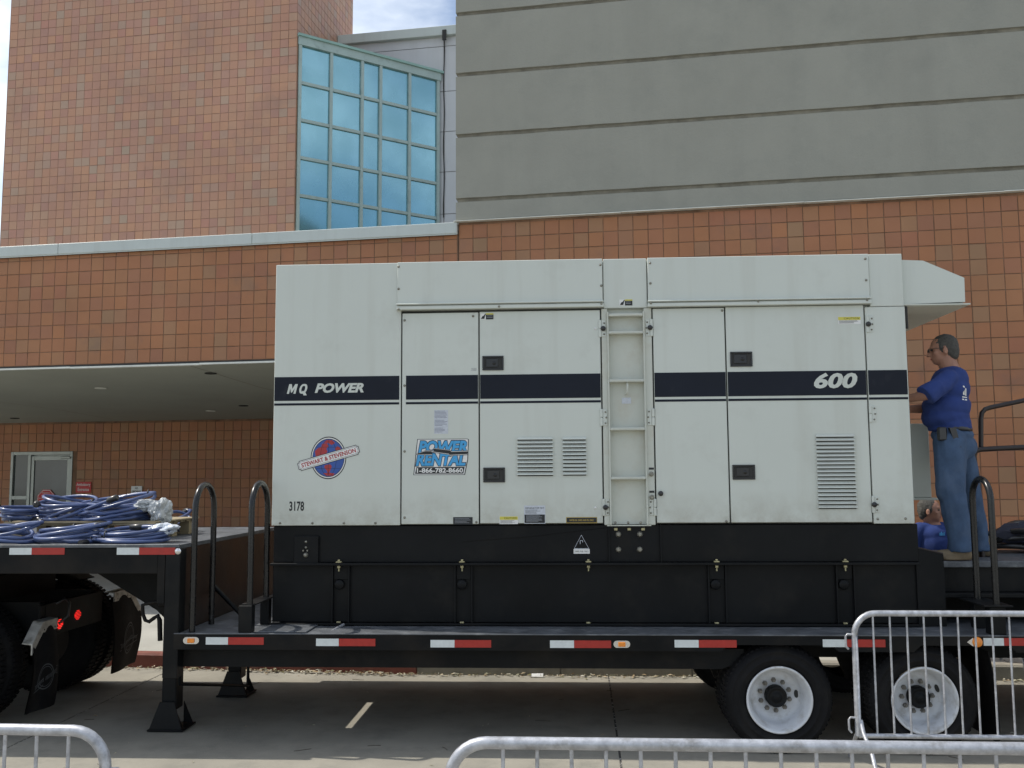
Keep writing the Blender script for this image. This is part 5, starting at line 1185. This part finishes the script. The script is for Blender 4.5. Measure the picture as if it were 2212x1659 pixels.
# =================================================================== LEAF LITTER
random.seed(31)
b = MB()
def leafat(x, y, z, s_):
    a_ = random.uniform(0, 6.28); tl = random.uniform(-.5, .5); c_, s2 = math.cos(a_), math.sin(a_)
    l_, w_ = s_*random.uniform(.8, 1.3), s_*random.uniform(.25, .55); up = random.uniform(.002, .016)
    loc = [(-l_, 0, 0), (0, -w_, up*.5), (l_, 0, up*random.uniform(0, 1)), (0, w_, up)]
    b.add([(x+u*c_-v*s2, y+u*s2+v*c_, z+.003+k+u*tl*.12*(u > 0)) for u, v, k in loc], [(0, 1, 2), (0, 2, 3)])
for k in range(2600):
    x = random.uniform(-9, 6); dens = .35+.65*(mnoise.noise(Vector((x*1.3, 0, 0)))*.5+.5)+(.5 if -3.2 < x < -1.7 else 0)
    if random.random() > dens: continue
    leafat(x, kerby(x)-.012-abs(random.gauss(0, .055)), random.uniform(0, .018), random.uniform(.006, .02) if random.random() < .8 else .03)
for k in range(70):
    x = random.gauss(-2.7, .55); leafat(x, kerby(x)-.03-abs(random.gauss(0, .05)), random.uniform(.01, .03), random.uniform(.025, .042))
for k in range(260): leafat(random.uniform(-7, 6), random.uniform(3.5, 10), 0, random.uniform(.006, .018))
o = b.build('leaf_litter', m_leaf); tag(o, 'dry leaves and litter gathered along the foot of the kerb', 'leaves', None, 'stuff')
p = atz(1160, 1464, 0); q = thing('paper_scrap', 'small white scrap of paper lying in the gutter leaves', 'litter', (p.x, p.y, 0))
part(q, 'sheet', MB().add([(p.x-.06, p.y, .012), (p.x+.06, p.y-.01, .012), (p.x+.065, p.y+.02, .04), (p.x-.055, p.y+.03, .036)], [(0, 1, 2, 3)]), m_swhite)
b = MB(); random.seed(41)
for k in range(26):
    x, y = random.uniform(-6, 4.5), random.uniform(6.5, 9.9); a_ = random.uniform(0, 3.1); l_ = random.uniform(.04, .14)
    pts = [Vector((x+l_*(i/3-.5)*math.cos(a_)+random.uniform(-.006, .006), y+l_*(i/3-.5)*math.sin(a_)+random.uniform(-.006, .006), .004)) for i in range(4)]
    b.tube(pts, .002, 4)
for pts_ in ([(2.0, 9.2), (2.3, 8.8), (2.25, 8.3)], [(-3.4, 6.9), (-2.9, 6.6), (-2.2, 6.7), (-1.6, 6.5)]):
    for (x0_, y0_), (x1_, y1_) in zip(pts_, pts_[1:]):
        q_ = [Vector((x0_+(x1_-x0_)*k/6+random.uniform(-.012, .012)*(0 < k < 6), y0_+(y1_-y0_)*k/6+random.uniform(-.012, .012)*(0 < k < 6), .001)) for k in range(7)]
        b.tube(q_, .0022, 4)
o = b.build('twigs', mat('twig', (.06, .045, .03))); tag(o, 'thin dark twigs and hairline marks scattered over the roadway', 'twigs', None, 'stuff')
bag('tarp', 'dark navy tarp bundle slumped over the cables behind the rear guard rails', 4.75, 8.65, zp+.16, .75, .22, .19, 15, mat('navy_tarp', (.012, .014, .030), .7, var=.3, vs=8))
# =================================================================== PEOPLE
def cap(b, p0, p1, r0, r1, n=14, sx=1., up=None):
    """closed tapered capsule"""
    p0 = Vector(p0); p1 = Vector(p1); d = (p1-p0).normalized(); pts = []; rs = []
    for k in range(5):
        a = math.pi/2*(1-k/4); pts.append(p0-d*r0*math.sin(a)); rs.append(max(.001, r0*math.cos(a)))
    for k in range(5):
        a = math.pi/2*k/4; pts.append(p1+d*r1*math.sin(a)); rs.append(max(.001, r1*math.cos(a)))
    b.tube(pts, rs, n, sx=sx, up=up)
def ellp(b, c, r, rot=None, n=3):
    bm = bmesh.new(); bmesh.ops.create_icosphere(bm, subdivisions=n, radius=1); R_ = rot or Matrix.Identity(3)
    for v in bm.verts: v.co = Vector(c)+R_ @ Vector((v.co.x*r[0], v.co.y*r[1], v.co.z*r[2]))
    b.bm(bm, True)
def blob(parent, name, b, m_, vox=.012, sm=4, disp=None, label_=None):
    ob = part(parent, name, b, m_)
    md = ob.modifiers.new('r', 'REMESH'); md.mode = 'VOXEL'; md.voxel_size = vox; md.use_smooth_shade = True
    ms = ob.modifiers.new('s', 'SMOOTH'); ms.iterations = sm; ms.factor = .5
    dg = bpy.context.evaluated_depsgraph_get(); me = bpy.data.meshes.new_from_object(ob.evaluated_get(dg))
    ob.modifiers.clear(); ob.data = me; me.materials.clear(); me.materials.append(m_)
    if disp:
        o_ = Vector(OR.get(root(parent).name, (0, 0, 0)))
        me.calc_loop_triangles(); ns = [v.normal.copy() for v in me.vertices]
        for v, nn_ in zip(me.vertices, ns): v.co += nn_*disp(v.co+o_)
    for p_ in me.polygons: p_.use_smooth = True
    if label_: ob['label'] = label_
    return ob
def folds(a, fx=(7, 7, 22), seed=0):
    return lambda p: a*(mnoise.noise(Vector((p.x*fx[0]+seed, p.y*fx[1], p.z*fx[2])))+.5*mnoise.noise(Vector((p.x*fx[0]*2.3, p.y*fx[1]*2.3+seed, p.z*fx[2]*1.3))))
def hand(b, w_, d, up, s=1.):
    """palm, four bent fingers of unequal length and a thumb leaving its side; w_ wrist, d pointing, up = back of the hand"""
    d = d.normalized(); up = (up-d*up.dot(d)).normalized(); sd = d.cross(up)
    cap(b, w_, w_+d*.08*s, .026*s, .030*s, 12, 1.35, sd)
    cap(b, w_+d*.05*s+sd*.018, w_+d*.085*s+sd*.025, .016*s, .014*s); cap(b, w_+d*.05*s-sd*.018, w_+d*.085*s-sd*.025, .016*s, .014*s)
    for k, (o_, l_) in enumerate(((-.034, .058), (-.012, .072), (.011, .078), (.033, .068))):
        a = w_+d*.088*s+sd*o_*s; m1 = a+(d*.9-up*.35)*l_*.5*s; m2 = m1+(d*.5-up*.8)*l_*.45*s
        cap(b, a, m1, .0095*s, .009*s, 8); cap(b, m1, m2, .009*s, .0075*s, 8)
    a = w_+d*.03*s+sd*.03*s; m1 = a+(d*.6+sd*.7-up*.3)*.045*s; cap(b, a, m1, .013*s, .011*s, 8); cap(b, m1, m1+(d*.9-up*.4)*.035*s, .011*s, .009*s, 8)
def head(t, c, f, upv, k=1., glasses=True, hairc=None, body=None, beard=True):
    """c head centre, f facing; adds the skull and face to the body mesh, hair and glasses as parts"""
    f = f.normalized(); l_ = upv.cross(f).normalized(); u_ = f.cross(l_); R_ = Matrix((f, l_, u_)).transposed()
    q = lambda a, b_, d: c+(f*a+l_*b_+u_*d)*k
    ellp(body, q(-.008, 0, .02), (.098*k, .076*k, .098*k), R_); ellp(body, q(.030, 0, -.045), (.062*k, .058*k, .062*k), R_)   # skull, jaw
    ellp(body, q(.062, 0, -.082), (.026*k, .028*k, .020*k), R_)                                                      # chin
    cap(body, q(.088, 0, .012), q(.112, 0, -.026), .009*k, .014*k, 10)                                                # nose
    ellp(body, q(.078, 0, .030), (.018*k, .048*k, .013*k), R_); ellp(body, q(.079, 0, -.058), (.018*k, .026*k, .010*k), R_)   # brow, lips
    for s_ in (-1, 1):
        ellp(body, q(.058, s_*.042, -.018), (.024*k, .02*k, .024*k), R_)                                              # cheeks
        e_ = MB(); ellp(e_, q(-.004, s_*.080, -.012), (.018*k, .010*k, .031*k), R_, 2); ellp(e_, q(-.001, s_*.084, -.026), (.010*k, .008*k, .012*k), R_, 2); part(t, 'ear', e_, m_skin)
        e_ = MB(); ellp(e_, q(.083, s_*.032, .008), (.010*k, .012*k, .0075*k), R_, 2); part(t, 'eye', e_, m_print)
    e_ = MB(); cap(e_, q(.096, -.022*1, -.058), q(.096, .022, -.058), .003*k, .003*k, 6); part(t, 'mouth', e_, m_gred)
    h = MB(); ellp(h, q(-.018, 0, .034), (.096*k, .0775*k, .090*k), R_); ellp(h, q(-.045, 0, .0), (.068*k, .077*k, .085*k), R_); ellp(h, q(-.058, 0, -.040), (.045*k, .064*k, .050*k), R_)
    for s_ in (-1, 1): ellp(h, q(.012, s_*.060, .018), (.024*k, .018*k, .045*k), R_)
    blob(t, 'hair', h, m_hair, .008, 3, folds(.004, (60, 60, 60), 3))
    if beard:
        h = MB(); ellp(h, q(.060, 0, -.078), (.032*k, .034*k, .026*k), R_, 2); ellp(h, q(.030, 0, -.072), (.045*k, .055*k, .028*k), R_, 2); o = part(t, 'beard', h, m_hair)
    if glasses:
        g_ = MB()
        for s_ in (-1, 1):
            g_.tube([q(.104, s_*.032+.019*math.cos(a), .008+.015*math.sin(a)) for a in [2*math.pi*i/14 for i in range(14)]], .0022*k, 5, closed=True)
            g_.tube([q(.103, s_*.051, .012), q(.06, s_*.076, .014), q(-.004, s_*.084, .008)], .0022*k, 5)
        g_.tube([q(.106, -.013, .010), q(.108, 0, .013), q(.106, .013, .010)], .0022*k, 5); part(t, 'glasses', g_, m_cblk)
# ---- standing man on the platform, seen from behind his left side
YM = 8.0
J = lambda x, y, Y=YM: at(x, y, Y)
m1 = thing('person', 'man in blue t-shirt and jeans standing on the trailer, working at the generator end', 'person', tuple(Vector((J(2085, 1205).x, YM+.1, zp))))
f1 = Vector((-.965, .26, -.10)); up_ = Vector((.05, 0, 1)).normalized()
hc = J(2037.5, 757); bd = MB()
cap(bd, J(2055, 806), J(2043, 776), .080, .072)                                       # neck
ellp(bd, J(2051, 835), (.115, .165, .15)); ellp(bd, J(2046, 890), (.13, .15, .14)); ellp(bd, J(2055, 940), (.12, .15, .10))
cap(bd, J(2047, 815, 7.84), J(2006, 852, 7.80), .052, .046); cap(bd, J(2006, 852, 7.80), J(1958, 862, 7.93), .046, .033)
hand(bd, J(1958, 862, 7.93), Vector((-.9, .35, .12)), Vector((.1, -.3, 1)))
cap(bd, J(2034, 817, 8.17), J(2008, 882, 8.20), .052, .044); cap(bd, J(2008, 882, 8.20), J(1962, 884, 8.10), .045, .033)
hand(bd, J(1962, 884, 8.10), Vector((-1, -.05, .1)), Vector((.1, .1, 1)))
for (h_, k_, a_, Yh, Yk, Ya) in (((2046, 950), (2056, 1072), (2074, 1185), 7.90, 7.88, 7.88), ((2066, 952), (2098, 1072), (2119, 1183), 8.14, 8.20, 8.25)):
    cap(bd, J(*h_, Yh), J(*k_, Yk), .085, .060); cap(bd, J(*k_, Yk), J(*a_, Ya), .058, .042)
head(m1, hc, f1, up_, 1.10, True, None, bd, False)
blob(m1, 'body', bd, m_skin, .010, 3)
s = MB()
ellp(s, J(2052, 822), (.132, .185, .125)); ellp(s, J(2052, 842), (.148, .195, .15)); ellp(s, J(2044, 878), (.186, .195, .145)); ellp(s, J(2041, 902), (.190, .19, .105)); ellp(s, J(2052, 917), (.168, .186, .10)); s.tube([J(2052, 915), J(2053, 930)], [.165, .172], 20, sx=1.08, up=(1, 0, 0))
cap(s, J(2056, 806), J(2052, 800), .086, .078)
cap(s, J(2050, 818, 7.86), J(2018, 842, 7.80), .078, .082); s.tube([J(2026, 836, 7.80), J(2012, 846, 7.79), J(1999, 856, 7.785)], [.078, .085, .092], 16)
cap(s, J(2035, 818, 8.15), J(2014, 862, 8.19), .080, .080)
blob(m1, 'shirt', s, m_shirt, .011, 3, folds(.010, (8, 8, 14), 5))
j = MB()
ellp(j, J(2056, 940), (.160, .178, .085)); ellp(j, J(2064, 966, 7.93), (.155, .12, .12)); ellp(j, J(2072, 966, 8.1), (.140, .115, .12))
cap(j, J(2052, 955, 7.90), J(2054, 1060, 7.88), .135, .112); ellp(j, J(2053, 1068, 7.88), (.110, .095, .09)); cap(j, J(2057, 1070, 7.88), J(2071, 1160, 7.88), .108, .090); s2_ = j.tube([J(2070, 1150, 7.88), J(2073, 1172, 7.88), J(2075, 1192, 7.88)], [.088, .092, .098], 16)
cap(j, J(2070, 955, 8.12), J(2095, 1065, 8.19), .116, .088); cap(j, J(2095, 1065, 8.19), J(2117, 1176, 8.25), .088, .072); j.tube([J(2115, 1160, 8.25), J(2118, 1190, 8.25)], [.075, .088], 16)
blob(m1, 'jeans', j, m_jean, .011, 2, folds(.011, (9, 9, 6.5), 9))
bt = MB(); bt.tube([J(2053, 927)+Vector((.146*math.cos(a), .168*math.sin(a), -.012*math.cos(a))) for a in [2*math.pi*i/28 for i in range(28)]], .019, 8, closed=True); part(m1, 'belt', bt, m_cblk)
p = J(2034, 936, 7.82); part(m1, 'phone_pouch', MB().box((p.x-.035, p.y-.03, p.z-.06), (p.x+.035, p.y+.015, p.z+.05), .010), m_cblk)
p = J(2058, 940, 7.79); part(m1, 'tool_sheath', MB().add([(p.x-.03, p.y-.02, p.z+.06), (p.x+.02, p.y-.02, p.z+.06), (p.x+.055, p.y-.02, p.z-.10), (p.x+.02, p.y-.02, p.z-.11), (p.x-.03, p.y+.02, p.z+.06), (p.x+.02, p.y+.02, p.z+.06), (p.x+.055, p.y+.02, p.z-.10), (p.x+.02, p.y+.02, p.z-.11)], [(3, 2, 1, 0), (4, 5, 6, 7), (0, 1, 5, 4), (1, 2, 6, 5), (2, 3, 7, 6), (3, 0, 4, 7)]), m_cblk)
p = J(2070, 950, 7.83); 
for (tx_, ty_, Ya) in ((2072, 1199, 7.88), (2121, 1199, 8.25)):
    c = J(tx_, ty_, Ya); c.z = zp; fb = MB(); fd = Vector((-.95, .3 if Ya > 8 else .1, 0)).normalized()
    cap(fb, c-fd*.07+Vector((0, 0, .055)), c+fd*.14+Vector((0, 0, .045)), .050, .042, 14); cap(fb, c-fd*.06+Vector((0, 0, .06)), c-fd*.06+Vector((0, 0, .12)), .052, .052)
    ellp(fb, c+fd*.15+Vector((0, 0, .040)), (.055, .048, .036)); fb.box((c.x-.12, c.y-.035, zp+.004), (c.x+.08, c.y+.035, zp+.03)); blob(m1, 'boot', fb, m_boot, .010, 3)
# pale print on the upper back
for k, (z0_, x0_) in enumerate(((832, 2085.5), (853, 2091), (860, 2092))):
    pass
bk = MB()
def backp(u, v):                                    # patch just proud of the shirt's back, from a ray against the shirt
    return None
bpy.context.view_layer.update()
sh = [o for o in m1.children if o.name.startswith('shirt')][0]
o1 = Vector(m1.location)
def proj(x, y, off=.004):
    d_ = ray(x, y); ok, loc, nrm, _ = sh.ray_cast(O-o1, d_)
    return (loc+o1+nrm*off) if ok else None
for (xa_, ya_, xb_, yb_) in ((2079.5, 833, 2083, 852), (2084, 838, 2086.5, 854), (2078, 856, 2088, 858.5), (2078, 861.5, 2088, 864)):
    q_ = [proj(xa_, ya_), proj(xb_, ya_+1.5), proj(xb_, yb_+1.5), proj(xa_, yb_)]
    if all(q_): bk.quad(q_[::-1])
if bk.f: part(m1, 'back_print', bk, m_swhite, kind='stuff')
# ---- second man behind the trailer
YN = 10.28
J2 = lambda x, y, Y=YN: at(x, y, Y)
m2 = thing('person', 'grey haired man in blue t-shirt standing lower down behind the trailer, looking right', 'person', (J2(2022, 1150).x, YN, .146))
bd = MB(); hc = J2(2009, 1103); cx2 = J2(2022, 1150).x; zsh = J2(2020, 1131).z
cap(bd, Vector((cx2-.03, YN+.02, zsh+.0)), hc+Vector((-.02, .01, -.075)), .068, .062)
V3 = lambda dx, dy, z: Vector((cx2+dx, YN+dy, z))
ellp(bd, V3(0, 0, zsh-.17), (.17, .12, .19)); ellp(bd, V3(0, -.01, zsh-.42), (.155, .13, .18)); ellp(bd, V3(0, 0, zsh-.60), (.155, .12, .12))
for s_ in (-1, 1):
    cap(bd, V3(s_*.19, 0, zsh-.07), V3(s_*.25, .02, zsh-.36), .052, .043); cap(bd, V3(s_*.25, .02, zsh-.36), V3(s_*.26, -.06, zsh-.60), .043, .030)
    hand(bd, V3(s_*.26, -.06, zsh-.60), Vector((0, -.15, -1)), Vector((s_*1., 0, 0)))
    cap(bd, V3(s_*.09, 0, zsh-.62), V3(s_*.11, .0, .62), .085, .058); cap(bd, V3(s_*.11, 0, .62), V3(s_*.12, .03, .25), .056, .040)
head(m2, hc, Vector((.86, -.50, .0)), Vector((0, 0, 1)), 1.12, False, None, bd, False)
blob(m2, 'body', bd, m_skin, .012, 3)
s = MB(); ellp(s, V3(0, 0, zsh-.12), (.20, .13, .13)); ellp(s, V3(0, 0, zsh-.22), (.195, .145, .20)); ellp(s, V3(0, -.02, zsh-.45), (.185, .165, .18))
for s_ in (-1, 1): cap(s, V3(s_*.16, 0, zsh-.06), V3(s_*.245, .01, zsh-.25), .075, .078)
cap(s, V3(-.17, 0, zsh-.045), V3(.17, 0, zsh-.045), .062, .062)
blob(m2, 'shirt', s, m_shirt, .012, 3, folds(.006, (7, 7, 5), 1))
j = MB(); ellp(j, V3(0, 0, zsh-.62), (.175, .14, .12))
for s_ in (-1, 1): cap(j, V3(s_*.09, 0, zsh-.66), V3(s_*.11, 0, .62), .105, .080); cap(j, V3(s_*.11, 0, .62), V3(s_*.12, .03, .24), .080, .068)
blob(m2, 'jeans', j, m_jean, .012, 3)
for s_ in (-1, 1):
    fb = MB(); c = V3(s_*.12, .03, .146); cap(fb, c+Vector((0, .04, .05)), c+Vector((0, -.15, .04)), .048, .04); cap(fb, c+Vector((0, .02, .05)), c+Vector((0, .02, .12)), .05, .05); blob(m2, 'boot', fb, m_boot, .012, 3)
sh = [o for o in m2.children if o.name.startswith('shirt')][0]; o1 = Vector(m2.location); bpy.context.view_layer.update()
lg = MB()
for (xa_, ya_, xb_, yb_) in ((2029.5, 1151, 2031.5, 1157), (2032.5, 1149, 2034.5, 1157), (2035.5, 1151, 2037, 1157), (2038, 1150, 2040, 1157)):
    q_ = [proj(xa_, ya_), proj(xb_, ya_), proj(xb_, yb_), proj(xa_, yb_)]
    if all(q_): lg.quad(q_[::-1])
if lg.f: part(m2, 'chest_print', lg, m_pblue, kind='stuff')
